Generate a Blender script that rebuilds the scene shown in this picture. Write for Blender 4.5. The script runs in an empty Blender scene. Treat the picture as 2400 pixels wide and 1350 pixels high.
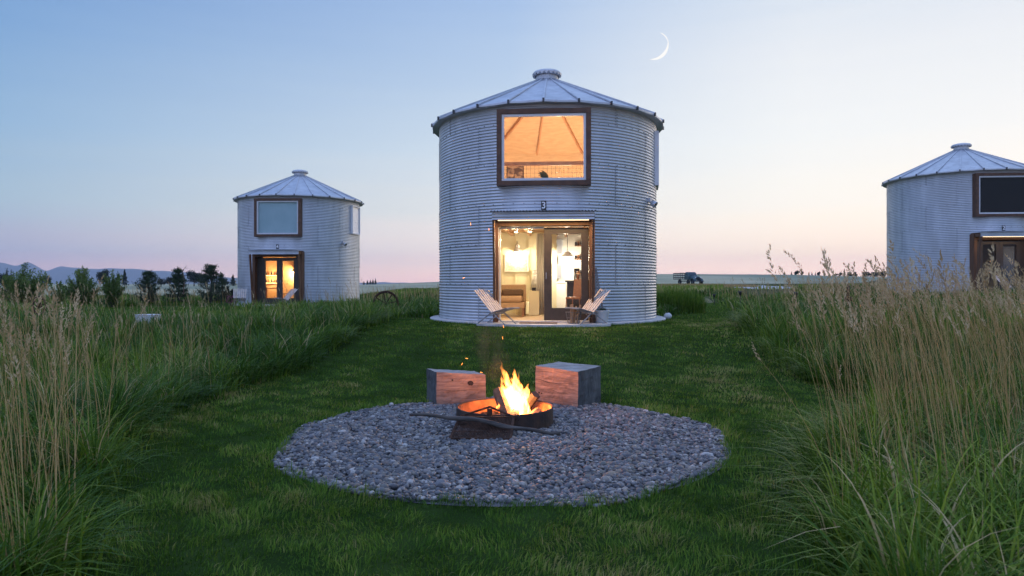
import bpy, math, random
import numpy as np
from mathutils import Vector, Matrix

random.seed(11)
rng = np.random.default_rng(11)
sc = bpy.context.scene
C = sc.collection
RAD = math.radians
PI = math.pi

# ------------------------------------------------------------------ camera
CAM_Z = 0.92
F = 1600.0           # focal length in photo pixels (2400 wide)
HY = 662.0           # eye level in the photo
cd = bpy.data.cameras.new('camera')
cam = bpy.data.objects.new('camera', cd)
C.objects.link(cam)
cam.location = (0, 0, CAM_Z)
cam.rotation_euler = (RAD(90), 0, 0)
cd.sensor_width = 36
cd.lens = 24
cd.shift_y = (HY - 675) / 2400
cd.clip_start = 0.05
cd.clip_end = 20000
cd.dof.use_dof = True
cd.dof.focus_distance = 7.5
cd.dof.aperture_fstop = 4.5
sc.camera = cam

def at(px, py, Y):
    return Vector(((px - 1200) / F * Y, Y, CAM_Z + (HY - py) / F * Y))

# ------------------------------------------------------------------ render settings
sc.view_settings.view_transform = 'Standard'
sc.view_settings.look = 'None'
sc.view_settings.exposure = 0.0
sc.view_settings.gamma = 1.0
sc.cycles.use_denoising = True
sc.cycles.max_bounces = 6
sc.cycles.diffuse_bounces = 3
sc.cycles.glossy_bounces = 3
sc.cycles.transmission_bounces = 4
sc.cycles.transparent_max_bounces = 12
sc.cycles.volume_bounces = 0
sc.cycles.sample_clamp_indirect = 4.0
sc.cycles.use_adaptive_sampling = True
sc.cycles.adaptive_threshold = 0.012

def lin(r, g, b):
    def f(c):
        c /= 255.0
        return c / 12.92 if c <= 0.04045 else ((c + 0.055) / 1.055) ** 2.4
    return (f(r), f(g), f(b), 1.0)

# ------------------------------------------------------------------ world: dusk sky by direction
SUN_AZ = RAD(42)
W = bpy.data.worlds.new('World')
sc.world = W
W.use_nodes = True
nt = W.node_tree
nt.nodes.clear()
def N(t, **k):
    n = nt.nodes.new(t)
    for a, b in k.items():
        setattr(n, a, b)
    return n
def LK(a, b):
    nt.links.new(a, b)
tc = N('ShaderNodeTexCoord')
sep = N('ShaderNodeSeparateXYZ'); LK(tc.outputs['Generated'], sep.inputs[0])
flat = N('ShaderNodeVectorMath', operation='MULTIPLY'); flat.inputs[1].default_value = (1, 1, 0)
LK(tc.outputs['Generated'], flat.inputs[0])
nrm = N('ShaderNodeVectorMath', operation='NORMALIZE'); LK(flat.outputs[0], nrm.inputs[0])
dot = N('ShaderNodeVectorMath', operation='DOT_PRODUCT')
dot.inputs[1].default_value = (math.sin(SUN_AZ), math.cos(SUN_AZ), 0)
LK(nrm.outputs[0], dot.inputs[0])
# faint horizontal streaks low in the sky
mp = N('ShaderNodeMapping'); mp.inputs['Scale'].default_value = (1.2, 1.2, 26)
LK(tc.outputs['Generated'], mp.inputs[0])
ns = N('ShaderNodeTexNoise'); ns.inputs['Scale'].default_value = 2.2; ns.inputs['Detail'].default_value = 3
LK(mp.outputs[0], ns.inputs['Vector'])
off = N('ShaderNodeMath', operation='MULTIPLY_ADD'); off.inputs[1].default_value = 0.034; off.inputs[2].default_value = -0.017
LK(ns.outputs['Fac'], off.inputs[0])
el = N('ShaderNodeMath', operation='ADD'); el.use_clamp = True
LK(sep.outputs[2], el.inputs[0]); LK(off.outputs[0], el.inputs[1])
POS = (0.0, 0.016, 0.045, 0.10, 0.19, 0.30, 0.38, 0.60, 1.0)
SKY = {
    'back':  [(146,148,170), (146,148,172), (146,152,177), (142,154,184), (136,153,191), (132,151,195), (130,150,196), (126,148,199), (130,149,193)],
    'left':  [(195,172,184), (195,175,186), (174,176,196), (172,196,214), (154,188,221), (131,171,218), (113,156,212), (108,147,206), (130,149,193)],
    'mid':   [(246,204,190), (250,214,196), (243,226,214), (233,232,228), (216,229,240), (190,212,239), (172,199,236), (134,170,222), (130,149,193)],
    'right': [(244,212,200), (255,221,198), (255,233,210), (254,248,236), (247,249,248), (238,242,247), (222,233,246), (158,188,230), (130,149,193)],
}
GAIN = {'back': (2.3,) * 9, 'left': (1.35, 1.3, 1.2, 1.06, 1.02, 1.0, 1.0, 1.55, 2.65), 'mid': (1.6, 1.55, 1.36, 1.14, 1.04, 1.0, 1.0, 1.55, 2.65), 'right': (1.65, 1.6, 1.38, 1.17, 1.07, 1.03, 1.0, 1.55, 2.65)}
def sky_ramp(key):
    r = N('ShaderNodeValToRGB')
    e = r.color_ramp.elements
    for p in POS[1:-1]:
        e.new(p)
    for p, c, q, gk in zip(POS, SKY[key], e, GAIN[key]):
        q.position = p
        q.color = tuple(v * gk for v in lin(*c)[:3]) + (1,)
    LK(el.outputs[0], r.inputs[0])
    return r
def mrange(a, b):
    m = N('ShaderNodeMapRange'); m.interpolation_type = 'SMOOTHSTEP' if a < 0 else 'LINEAR'
    m.inputs['From Min'].default_value = a; m.inputs['From Max'].default_value = b
    LK(dot.outputs['Value'], m.inputs['Value'])
    return m
def wmix(fac, a, b):
    m = N('ShaderNodeMix', data_type='RGBA')
    LK(fac.outputs[0], m.inputs[0]); LK(a, m.inputs[6]); LK(b, m.inputs[7])
    return m.outputs[2]
col = wmix(mrange(-0.7, 0.19), sky_ramp('back').outputs[0], sky_ramp('left').outputs[0])
col = wmix(mrange(0.19, 0.743), col, sky_ramp('mid').outputs[0])
col = wmix(mrange(0.743, 0.945), col, sky_ramp('right').outputs[0])
nish = N('ShaderNodeTexSky', sky_type='NISHITA')
nish.sun_disc = False
nish.sun_elevation = RAD(2)
nish.sun_rotation = SUN_AZ
bg1 = N('ShaderNodeBackground'); bg1.inputs['Strength'].default_value = 0.97
bg2 = N('ShaderNodeBackground'); bg2.inputs['Strength'].default_value = 0.008
LK(col, bg1.inputs['Color']); LK(nish.outputs[0], bg2.inputs['Color'])
ad = N('ShaderNodeAddShader'); LK(bg1.outputs[0], ad.inputs[0]); LK(bg2.outputs[0], ad.inputs[1])
wo = N('ShaderNodeOutputWorld'); LK(ad.outputs[0], wo.inputs['Surface'])

# the afterglow: one broad, weak, warm sun low on the right beyond the bins
sd = bpy.data.lights.new('afterglow_sun', 'SUN')
sd.energy = 0.5
sd.angle = RAD(35)
sd.color = (1.0, 0.80, 0.66)
so = bpy.data.objects.new('afterglow_sun', sd)
C.objects.link(so)
sun_dir = Vector((math.sin(SUN_AZ) * math.cos(RAD(9)), math.cos(SUN_AZ) * math.cos(RAD(9)), math.sin(RAD(9))))
so.rotation_euler = sun_dir.to_track_quat('Z', 'Y').to_euler()

# ------------------------------------------------------------------ materials
MATS = {}
def mat(name, c1, c2=None, rough=0.7, metal=0.0, scale=8.0, stretch=(1, 1, 1), detail=4.0, lo=0.35, hi=0.65,
        bump=0.0, bscale=None, attr=None, spec=0.5, trans=0.0, c3=None, s3=1.0, lo3=.5, hi3=.7, dist=0.0, coord='Object'):
    m = bpy.data.materials.new(name)
    m.use_nodes = True
    t = m.node_tree
    b = t.nodes['Principled BSDF']
    o = t.nodes['Material Output']
    b.inputs['Roughness'].default_value = rough
    b.inputs['Metallic'].default_value = metal
    b.inputs['Specular IOR Level'].default_value = spec
    colour = None
    b.inputs['Base Color'].default_value = (*c1[:3], 1)
    tcn = t.nodes.new('ShaderNodeTexCoord')
    mpn = t.nodes.new('ShaderNodeMapping')
    mpn.inputs['Scale'].default_value = stretch
    t.links.new(tcn.outputs[coord], mpn.inputs[0])
    if c2 is not None:
        rp = t.nodes.new('ShaderNodeValToRGB')
        if attr:
            an = t.nodes.new('ShaderNodeAttribute'); an.attribute_name = attr
            src = an.outputs['Fac']
        else:
            nn = t.nodes.new('ShaderNodeTexNoise')
            nn.inputs['Scale'].default_value = scale
            nn.inputs['Detail'].default_value = detail
            nn.inputs['Distortion'].default_value = dist
            t.links.new(mpn.outputs[0], nn.inputs['Vector'])
            src = nn.outputs['Fac']
        e = rp.color_ramp.elements
        if isinstance(c2, list):
            e[0].position = c2[0][0]; e[0].color = (*c2[0][1], 1)
            e[1].position = c2[-1][0]; e[1].color = (*c2[-1][1], 1)
            for p, c in c2[1:-1]:
                q = e.new(p); q.color = (*c, 1)
        else:
            e[0].position = lo; e[0].color = (*c1[:3], 1)
            e[1].position = hi; e[1].color = (*c2[:3], 1)
        t.links.new(src, rp.inputs[0])
        colour = rp.outputs[0]
    if c3 is not None:
        n3 = t.nodes.new('ShaderNodeTexNoise'); n3.inputs['Scale'].default_value = s3; n3.inputs['Detail'].default_value = 3
        t.links.new(tcn.outputs[coord], n3.inputs['Vector'])
        r3 = t.nodes.new('ShaderNodeMapRange')
        r3.inputs['From Min'].default_value = lo3; r3.inputs['From Max'].default_value = hi3
        t.links.new(n3.outputs['Fac'], r3.inputs['Value'])
        mx = t.nodes.new('ShaderNodeMix'); mx.data_type = 'RGBA'
        t.links.new(r3.outputs[0], mx.inputs[0])
        if colour: t.links.new(colour, mx.inputs[6])
        else: mx.inputs[6].default_value = (*c1[:3], 1)
        mx.inputs[7].default_value = (*c3[:3], 1)
        colour = mx.outputs[2]
    if colour:
        t.links.new(colour, b.inputs['Base Color'])
    if bump:
        nb = t.nodes.new('ShaderNodeTexNoise')
        nb.inputs['Scale'].default_value = bscale or scale
        nb.inputs['Detail'].default_value = 6
        t.links.new(mpn.outputs[0], nb.inputs['Vector'])
        bp = t.nodes.new('ShaderNodeBump'); bp.inputs['Strength'].default_value = bump; bp.inputs['Distance'].default_value = 0.01
        t.links.new(nb.outputs['Fac'], bp.inputs['Height'])
        t.links.new(bp.outputs[0], b.inputs['Normal'])
    if trans:
        tr = t.nodes.new('ShaderNodeBsdfTranslucent')
        if colour: t.links.new(colour, tr.inputs['Color'])
        else: tr.inputs['Color'].default_value = (*c1[:3], 1)
        ms = t.nodes.new('ShaderNodeMixShader'); ms.inputs[0].default_value = trans
        t.links.new(b.outputs[0], ms.inputs[1]); t.links.new(tr.outputs[0], ms.inputs[2])
        t.links.new(ms.outputs[0], o.inputs['Surface'])
    MATS[name] = m
    return m
def emit(name, c, s):
    m = bpy.data.materials.new(name); m.use_nodes = True
    t = m.node_tree; t.nodes.clear()
    e = t.nodes.new('ShaderNodeEmission'); e.inputs[0].default_value = (*c, 1); e.inputs[1].default_value = s
    o = t.nodes.new('ShaderNodeOutputMaterial'); t.links.new(e.outputs[0], o.inputs['Surface'])
    MATS[name] = m
    return m
def glass(name, tint=(1, 1, 1), refl=(0.04, 0.9)):
    m = bpy.data.materials.new(name); m.use_nodes = True
    t = m.node_tree; t.nodes.clear()
    tr = t.nodes.new('ShaderNodeBsdfTransparent'); tr.inputs[0].default_value = (*tint, 1)
    gl = t.nodes.new('ShaderNodeBsdfGlossy'); gl.inputs['Roughness'].default_value = 0.02
    fr = t.nodes.new('ShaderNodeFresnel'); fr.inputs[0].default_value = 1.36
    ms = t.nodes.new('ShaderNodeMixShader')
    o = t.nodes.new('ShaderNodeOutputMaterial')
    ge = t.nodes.new('ShaderNodeNewGeometry'); sb = t.nodes.new('ShaderNodeMath'); sb.operation = 'SUBTRACT'; sb.use_clamp = True
    t.links.new(fr.outputs[0], sb.inputs[0]); t.links.new(ge.outputs['Backfacing'], sb.inputs[1])
    t.links.new(sb.outputs[0], ms.inputs[0]); t.links.new(tr.outputs[0], ms.inputs[1]); t.links.new(gl.outputs[0], ms.inputs[2])
    t.links.new(ms.outputs[0], o.inputs['Surface'])
    MATS[name] = m
    return m

mat('galvanised', (.46, .485, .515), (.60, .62, .645), rough=.46, metal=.62, scale=3.0, stretch=(1, 1, .22), detail=6, lo=.3, hi=.7,
    c3=(.44, .45, .46), s3=.9, lo3=.5, hi3=.85)
mat('galvanised_roof', (.44, .465, .50), (.58, .60, .635), rough=.5, metal=.6, scale=2.2, detail=7, lo=.3, hi=.7, c3=(.40, .41, .44), s3=6, lo3=.5, hi3=.8)
mat('steel_dark', (.05, .052, .058), (.09, .09, .095), rough=.5, metal=.7, scale=20)
mat('seam_steel', (.07, .075, .085), (.13, .135, .15), rough=.55, metal=.7, scale=30)
mat('cedar', (.095, .042, .018), (.155, .070, .030), rough=.62, scale=6, stretch=(3, 3, .35), detail=5, bump=.2)
mat('cedar_frame', (.070, .033, .018), (.125, .058, .029), rough=.6, scale=5, stretch=(1.2, 3, 1.2), detail=5, bump=.2)
mat('vinyl', (.62, .64, .66), (.70, .71, .73), rough=.4, scale=2)
glass('window_glass')
mat('black_paint', (.040, .030, .022), (.055, .042, .031), rough=.42, scale=10)
mat('plate_black', (.012, .012, .013), (.02, .02, .021), rough=.5, scale=30)
mat('white_paint', (.78, .78, .78), (.84, .84, .83), rough=.5, scale=6)
mat('cream_board', (.82, .74, .48), (.88, .81, .56), rough=.7, scale=2)
mat('white_wall', (.82, .77, .68), (.86, .83, .75), rough=.7, scale=2)
mat('pine_board', (.76, .57, .36), (.86, .68, .46), rough=.6, scale=4, stretch=(1, 1, 6), detail=5)
mat('pine_beam', (.58, .33, .18), (.68, .42, .24), rough=.6, scale=6)
mat('floor_board', (.45, .33, .2), (.56, .42, .27), rough=.5, scale=5, stretch=(1, 6, 1))
mat('concrete', (.46, .45, .44), (.60, .58, .56), rough=.85, scale=5, detail=8, bump=.15, bscale=60)
mat('upholstery', (.42, .27, .15), (.52, .35, .20), rough=.9, scale=60, bump=.2)
mat('cushion_brown', (.11, .07, .04), (.16, .10, .06), rough=.9, scale=40)
mat('furniture_wood', (.20, .09, .035), (.30, .14, .06), rough=.5, scale=8, stretch=(1, 1, 5))
mat('leather', (.20, .075, .025), (.27, .11, .04), rough=.45, scale=20)
mat('curtain_cloth', (.78, .75, .66), (.84, .81, .72), rough=.9, scale=6, stretch=(8, 8, .3))
mat('house_leaf', (.03, .06, .02), (.07, .12, .04), rough=.5, scale=20)
mat('art_paper', (.50, .48, .38), (.82, .78, .66), rough=.8, scale=9, detail=8, lo=.44, hi=.56, dist=1.5)
mat('art_dark', (.10, .06, .045), (.52, .38, .28), rough=.8, scale=6, detail=8, lo=.4, hi=.62, dist=1.0)
mat('blind_cloth', (.27, .42, .45), (.31, .46, .49), rough=.8, scale=2)
mat('grey_cloth', (.10, .12, .13), (.14, .16, .17), rough=.9, scale=4)
mat('dusk_pane', (.42, .42, .46), (.47, .46, .49), rough=.6, scale=2)
mat('pale_sky_reflection', (.84, .84, .84), (.88, .88, .88), rough=.7, scale=2)  # pale colour stands in for sky reflected in the side windows
mat('dark_glass_backing', (.004, .005, .008), (.007, .008, .012), spec=0.0, rough=.9, scale=3)  # near-black colour put in for the dark glass of bin 2
mat('teak', (.56, .46, .39), (.74, .65, .57), rough=.75, scale=5, stretch=(1, 1, 1), detail=6, bump=.2, bscale=40)
mat('teak_grey', (.22, .21, .21), (.38, .37, .37), rough=.8, scale=5, detail=6, bump=.2, bscale=40)
mat('timber', (.20, .12, .085), (.44, .29, .21), rough=.8, scale=4.2, stretch=(1.0, 1.0, 11), detail=10, lo=.30, hi=.66, bump=.6, bscale=6, dist=1.0, c3=(.15, .10, .075), s3=5, lo3=.55, hi3=.85)
mat('timber_weathered', (.20, .195, .19), (.36, .345, .33), rough=.85, scale=3, stretch=(1.5, 7, 1.5), detail=8, bump=.4, bscale=6)
mat('timber_end', (.055, .06, .062), (.12, .125, .125), rough=.85, scale=5, stretch=(3, 3, 1.0), detail=8, bump=.4, bscale=14)
mat('crack', (.03, .02, .016), (.05, .035, .03), rough=.9, scale=20)
mat('rust_ring', (.034, .026, .023), (.085, .048, .032), rough=.75, metal=.2, scale=9, detail=8, bump=.3, bscale=40)
mat('rust_inner_glow', (.22, .085, .032), (.40, .18, .075), rough=.85, scale=11, detail=8, bump=.3, bscale=40)  # rust, brightened to orange with the fire's glow put into the colour
mat('iron', (.040, .022, .015), (.095, .048, .030), spec=.2, rough=.8, metal=.1, scale=25)
mat('log_bark', (.10, .060, .035), (.22, .13, .075), rough=.9, scale=9, stretch=(1, 1, 3), bump=.6, bscale=30)
mat('log_face', (.36, .20, .10), (.48, .29, .16), rough=.85, scale=14, stretch=(5, 5, 1), bump=.4)
mat('char', (.015, .012, .010), (.05, .035, .028), rough=.95, scale=14, bump=.5)
mat('branch_bark', (.035, .030, .026), (.12, .105, .092), rough=.9, scale=12, stretch=(.4, 2, 2), detail=7, bump=.6, bscale=30)
mat('stone', (.3, .3, .3), [(0.0, (.040, .040, .044)), (.2, (.086, .086, .093)), (.42, (.138, .139, .146)), (.56, (.185, .185, .188)), (.67, (.24, .235, .23)),
     (.74, (.18, .130, .105)), (.80, (.115, .13, .12)), (.88, (.24, .185, .13)), (.94, (.33, .31, .28)), (1.0, (.48, .46, .43))], rough=.55, attr='tint', c3=(.09, .09, .095), s3=45, lo3=.5, hi3=.72)
mat('gravel_base', (.06, .06, .062), (.12, .12, .125), rough=.9, scale=60)
mat('far_gravel', (.36, .365, .38), (.48, .485, .50), rough=.9, scale=1.2, detail=8)
mat('soil', (.020, .040, .010), (.036, .062, .016), spec=0.0, rough=.95, scale=2.5, detail=8)
mat('meadow_soil', (.045, .060, .024), (.095, .105, .045), spec=0.0, rough=.95, scale=.35, detail=9, c3=(.13, .115, .065), s3=.09, lo3=.5, hi3=.68)
mat('wheat', (.38, .355, .225), (.49, .445, .30), spec=0.0, rough=.9, scale=.12, detail=9, c3=(.26, .28, .2), s3=.02, lo3=.45, hi3=.6)
mat('dry_strip', (.20, .15, .085), (.30, .23, .14), spec=0.0, rough=.95, scale=.5, detail=9)
mat('path_dirt', (.16, .15, .085), (.22, .20, .12), spec=0.0, rough=.95, scale=1.5, detail=8)
mat('grass_blade', (.02, .05, .01), [(0, (.026, .074, .010)), (.36, (.060, .138, .015)), (.66, (.150, .245, .025)), (.93, (.31, .38, .050)), (1.0, (.54, .42, .21))],
    rough=.42, attr='tint', trans=.3, spec=.15)
mat('lawn_blade', (.02, .05, .01), [(0, (.042, .100, .015)), (.4, (.085, .180, .022)), (.75, (.185, .280, .038)), (1.0, (.38, .33, .13))],
    rough=.6, attr='tint', trans=.3, spec=.05)
mat('straw', (.3, .25, .15), [(0, (.34, .22, .085)), (.5, (.50, .35, .145)), (.8, (.62, .47, .23)), (1, (.28, .31, .07))], rough=.7, attr='tint', trans=.25, spec=.3)
mat('seed', (.3, .25, .15), [(0, (.34, .23, .11)), (.5, (.50, .37, .20)), (1, (.66, .54, .34))], rough=.8, attr='tint', trans=.25, spec=.2)
mat('willow_leaf', (.03, .05, .02), [(0, (.07, .12, .03)), (.6, (.15, .22, .055)), (1, (.25, .31, .09))], rough=.6, attr='tint', trans=.45, spec=.2)
mat('pine_needle', (.02, .03, .02), [(0, (.026, .048, .026)), (.6, (.055, .088, .044)), (1, (.10, .135, .065))], rough=.6, attr='tint', trans=.3, spec=.2)
mat('dark_leaf', (.01, .02, .01), [(0, (.016, .026, .018)), (1, (.045, .060, .036))], rough=.7, attr='tint', trans=.25, spec=.2)
mat('bark', (.06, .045, .035), (.11, .085, .065), rough=.95, scale=12, stretch=(1, 1, .3), bump=.5)
mat('twig_tan', (.16, .10, .07), (.22, .15, .10), rough=.9, scale=12)
mat('pink_petal', (.30, .05, .14), (.42, .09, .22), rough=.7, scale=40)
mat('truck_paint', (.012, .045, .050), (.03, .075, .080), rough=.32, metal=.2, scale=2, detail=6, spec=.7)
mat('rubber', (.012, .012, .012), (.02, .02, .02), rough=.85, scale=10)
mat('chrome', (.55, .56, .58), (.65, .66, .68), rough=.25, metal=1.0, scale=8)
mat('truck_glass', (.05, .06, .07), (.06, .07, .08), rough=.08, scale=1, spec=1.0)
mat('stake_wood', (.07, .055, .045), (.12, .10, .085), rough=.9, scale=6)
mat('mountain', (.14, .16, .16), (.19, .20, .18), rough=1.0, scale=.004, detail=9)  # base colour lightened to stand in for thicker haze
mat('white_rock', (.60, .60, .60), (.74, .74, .73), rough=.9, scale=6, bump=.4)
mat('pot_white', (.66, .66, .66), (.74, .74, .73), rough=.5, scale=6)
mat('basket_wire', (.20, .19, .18), (.30, .28, .26), rough=.5, metal=.7, scale=20)
mat('appliance', (.015, .013, .012), (.025, .022, .02), rough=.35, scale=10)
emit('led', (1.0, .72, .42), 2.6)
emit('bulb', (1.0, .80, .50), 14.0)
emit('bulb_amber', (1.0, .55, .18), 8.0)
emit('ember', (1.0, .28, .05), 7.0)
emit('moonlight', (1.0, .98, .95), 1.05)

# ------------------------------------------------------------------ builders
def children(o):
    return [c for c in bpy.data.objects if c.parent == o]

class MB:
    def __init__(self):
        self.v = []; self.f = []
    def add(self, vs, fs):
        n = len(self.v)
        self.v += [tuple(p) for p in vs]
        self.f += [tuple(i + n for i in q) for q in fs]
        return self
    def box(self, x0, x1, y0, y1, z0, z1, M=None):
        vs = [Vector(p) for p in ((x0, y0, z0), (x1, y0, z0), (x1, y1, z0), (x0, y1, z0), (x0, y0, z1), (x1, y0, z1), (x1, y1, z1), (x0, y1, z1))]
        if M: vs = [M @ p for p in vs]
        return self.add(vs, [(0, 3, 2, 1), (4, 5, 6, 7), (0, 1, 5, 4), (1, 2, 6, 5), (2, 3, 7, 6), (3, 0, 4, 7)])
    def bar(self, p, q, w, h, up=(0, 0, 1)):
        p, q = Vector(p), Vector(q)
        d = q - p; L = d.length; d.normalize()
        s = d.cross(Vector(up))
        if s.length < 1e-4: s = d.cross(Vector((0, 1, 0)))
        s.normalize(); u = s.cross(d)
        M = Matrix((( *s,), (*d,), (*u,))).transposed().to_4x4(); M.translation = p
        return self.box(-w / 2, w / 2, 0, L, -h / 2, h / 2, M)
    def tube(self, pts, rad, n=8, cap=True):
        pts = [Vector(p) for p in pts]
        if not hasattr(rad, '__len__'): rad = [rad] * len(pts)
        vs = []; fs = []; ref = None
        for i, p in enumerate(pts):
            d = (pts[min(i + 1, len(pts) - 1)] - pts[max(i - 1, 0)])
            d.normalize()
            if ref is None:
                ref = d.orthogonal().normalized()
            a = (ref - d * ref.dot(d)).normalized(); ref = a
            b = d.cross(a)
            for k in range(n):
                t = 2 * PI * k / n
                vs.append(p + (a * math.cos(t) + b * math.sin(t)) * rad[i])
        for i in range(len(pts) - 1):
            for k in range(n):
                fs.append((i * n + k, i * n + (k + 1) % n, (i + 1) * n + (k + 1) % n, (i + 1) * n + k))
        if cap:
            fs.append(tuple(reversed(range(n)))); fs.append(tuple((len(pts) - 1) * n + k for k in range(n)))
        return self.add(vs, fs)
    def lathe(self, prof, n=32, c=(0, 0, 0), closed=False):
        vs = []; fs = []
        for r, z in prof:
            for k in range(n):
                t = 2 * PI * k / n
                vs.append((c[0] + r * math.cos(t), c[1] + r * math.sin(t), c[2] + z))
        m = len(prof)
        for i in range(m - 1 + (1 if closed else 0)):
            for k in range(n):
                j = (i + 1) % m
                fs.append((i * n + k, i * n + (k + 1) % n, j * n + (k + 1) % n, j * n + k))
        if not closed:
            if prof[0][0] > 1e-6: fs.append(tuple(reversed(range(n))))
            if prof[-1][0] > 1e-6: fs.append(tuple((m - 1) * n + k for k in range(n)))
        return self.add(vs, fs)
    def ball(self, c, r, n=10, s=(1, 1, 1), jit=0.0):
        prof = []
        vs = []; fs = []
        for i in range(1, n):
            a = PI * i / n
            for k in range(n * 2):
                t = PI * k / n
                q = r * (1 + random.uniform(-jit, jit))
                vs.append((c[0] + q * s[0] * math.sin(a) * math.cos(t), c[1] + q * s[1] * math.sin(a) * math.sin(t), c[2] - q * s[2] * math.cos(a)))
        m = n * 2
        for i in range(n - 2):
            for k in range(m):
                fs.append((i * m + k, i * m + (k + 1) % m, (i + 1) * m + (k + 1) % m, (i + 1) * m + k))
        fs.append(tuple(reversed(range(m)))); fs.append(tuple((n - 2) * m + k for k in range(m)))
        return self.add(vs, fs)
    def mesh(self, name, material, smooth=False):
        me = bpy.data.meshes.new(name)
        me.from_pydata(self.v, [], self.f)
        me.materials.append(MATS[material])
        if smooth: me.polygons.foreach_set('use_smooth', [True] * len(me.polygons))
        me.update()
        return me
    def build(self, name, material, parent=None, smooth=False, bevel=0.0, label=None):
        return link(name, self.mesh(name, material, smooth), parent, bevel, label)

def link(name, me, parent=None, bevel=0.0, label=None):
    o = bpy.data.objects.new(name, me)
    C.objects.link(o)
    if parent is not None: o.parent = parent
    if bevel:
        b = o.modifiers.new('edge', 'BEVEL'); b.width = bevel; b.segments = 2; b.limit_method = 'ANGLE'
    if label: o['label'] = label
    return o
def tag(o, label, cat, group=None):
    o['label'] = label; o['category'] = cat
    if group: o['group'] = group
    return o
def thing(name, label, cat, loc=(0, 0, 0), rz=0.0, group=None):
    o = bpy.data.objects.new(name, None)
    C.objects.link(o)
    o.empty_display_size = .1
    o.location = loc; o.rotation_euler = (0, 0, rz)
    return tag(o, label, cat, group)
def kind(o, k):
    o['kind'] = k
    return o
def copy_tree(o, parent=None):
    c = o.copy(); C.objects.link(c); c.parent = parent
    for ch in children(o): copy_tree(ch, c)
    return c
def lamp(name, loc, power, colour, radius=.05, parent=None):
    d = bpy.data.lights.new(name, 'POINT'); d.energy = power; d.color = colour; d.shadow_soft_size = radius
    o = bpy.data.objects.new(name, d); C.objects.link(o); o.location = loc
    if parent is not None: o.parent = parent
    return o
def quad_mesh(name, co, material, tint=None, nverts=None):
    """all-quad mesh from a numpy array of vertices (n,4,3) or verts + index"""
    me = bpy.data.meshes.new(name)
    if nverts is None:
        n = co.shape[0]
        v = co.reshape(-1, 3); idx = np.arange(n * 4, dtype=np.int32)
    else:
        v = co; idx = nverts.reshape(-1).astype(np.int32); n = len(idx) // 4
    me.vertices.add(len(v)); me.vertices.foreach_set('co', v.astype(np.float32).ravel())
    me.loops.add(n * 4); me.loops.foreach_set('vertex_index', idx)
    me.polygons.add(n); me.polygons.foreach_set('loop_start', np.arange(0, n * 4, 4, dtype=np.int32))
    if tint is not None:
        a = me.attributes.new('tint', 'FLOAT', 'POINT'); a.data.foreach_set('value', tint.astype(np.float32))
    me.update(calc_edges=True)
    me.materials.append(MATS[material])
    return me

# ------------------------------------------------------------------ ground height
def sm(a, b, t):
    t = np.clip((np.asarray(t, float) - a) / (b - a), 0, 1)
    return t * t * (3 - 2 * t)
def ground(x, y):
    x = np.asarray(x, float); y = np.asarray(y, float)
    z = -.38 + .38 * sm(8, 14.2, y)
    z = z - .12 * sm(4, 12, -x) * sm(14, 26, y)
    z = z + .42 * sm(7, 17, x) * sm(10, 25, y)
    az = x / np.maximum(y, 1.0)
    amp = np.interp(az, [-.3, -.22, -.1, .1, .25, .4, .55, .8], [0.0, .25, 1.25, 2.7, 2.9, 2.7, 2.0, 1.6])
    z = z + amp * sm(92, 200, y)
    z = z - np.maximum(y - 215, 0) * (.0019 + .012 * sm(.05, .6, amp))
    z = z + .03 * np.sin(x * .7 + 1.3) * np.sin(y * .45) * sm(18, 40, y) * (1 - sm(150, 300, y))
    return z
def gz(x, y): return float(ground(x, y))

PIT = (-0.065, 5.75); PIT_R = 1.80
BIN3 = (0.897, 17.53); BIN4 = (-10.02, 32.28); BIN2 = (18.87, 28.68)
BR = 2.745

def sheet(name, xs, ys, material, off=0.0, mask=None):
    X, Y = np.meshgrid(xs, ys)
    Z = ground(X, Y) + off
    v = np.stack([X, Y, Z], -1).reshape(-1, 3)
    nx, ny = len(xs), len(ys)
    i = np.arange(nx * ny).reshape(ny, nx)
    q = np.stack([i[:-1, :-1], i[:-1, 1:], i[1:, 1:], i[1:, :-1]], -1).reshape(-1, 4)
    me = quad_mesh(name, v, material, None, q)
    me.polygons.foreach_set('use_smooth', [True] * len(me.polygons))
    return kind(link(name, me), 'structure')
def fan_sheet(name, ys, left, right, material, off, n=24, k='structure'):
    """strip of ground between two edges given as functions of y"""
    v = []
    for y in ys:
        a, b = left(y), right(y)
        for j in range(n + 1):
            x = a + (b - a) * j / n
            v.append((x, y, gz(x, y) + off))
    v = np.array(v); m = n + 1
    i = np.arange(len(v)).reshape(-1, m)
    q = np.stack([i[:-1, :-1], i[:-1, 1:], i[1:, 1:], i[1:, :-1]], -1).reshape(-1, 4)
    me = quad_mesh(name, v, material, None, q)
    me.polygons.foreach_set('use_smooth', [True] * len(me.polygons))
    o = link(name, me)
    return kind(o, k)

yy = np.concatenate([np.arange(-6, 24, .75), np.arange(24, 60, 2), np.arange(60, 240, 5), np.geomspace(240, 3150, 26)])
xx = np.concatenate([-np.geomspace(3300, 40, 32), np.arange(-39, 40, 1.0), np.geomspace(40, 3300, 32)])
sheet('ground', xx, yy, 'meadow_soil')

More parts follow.
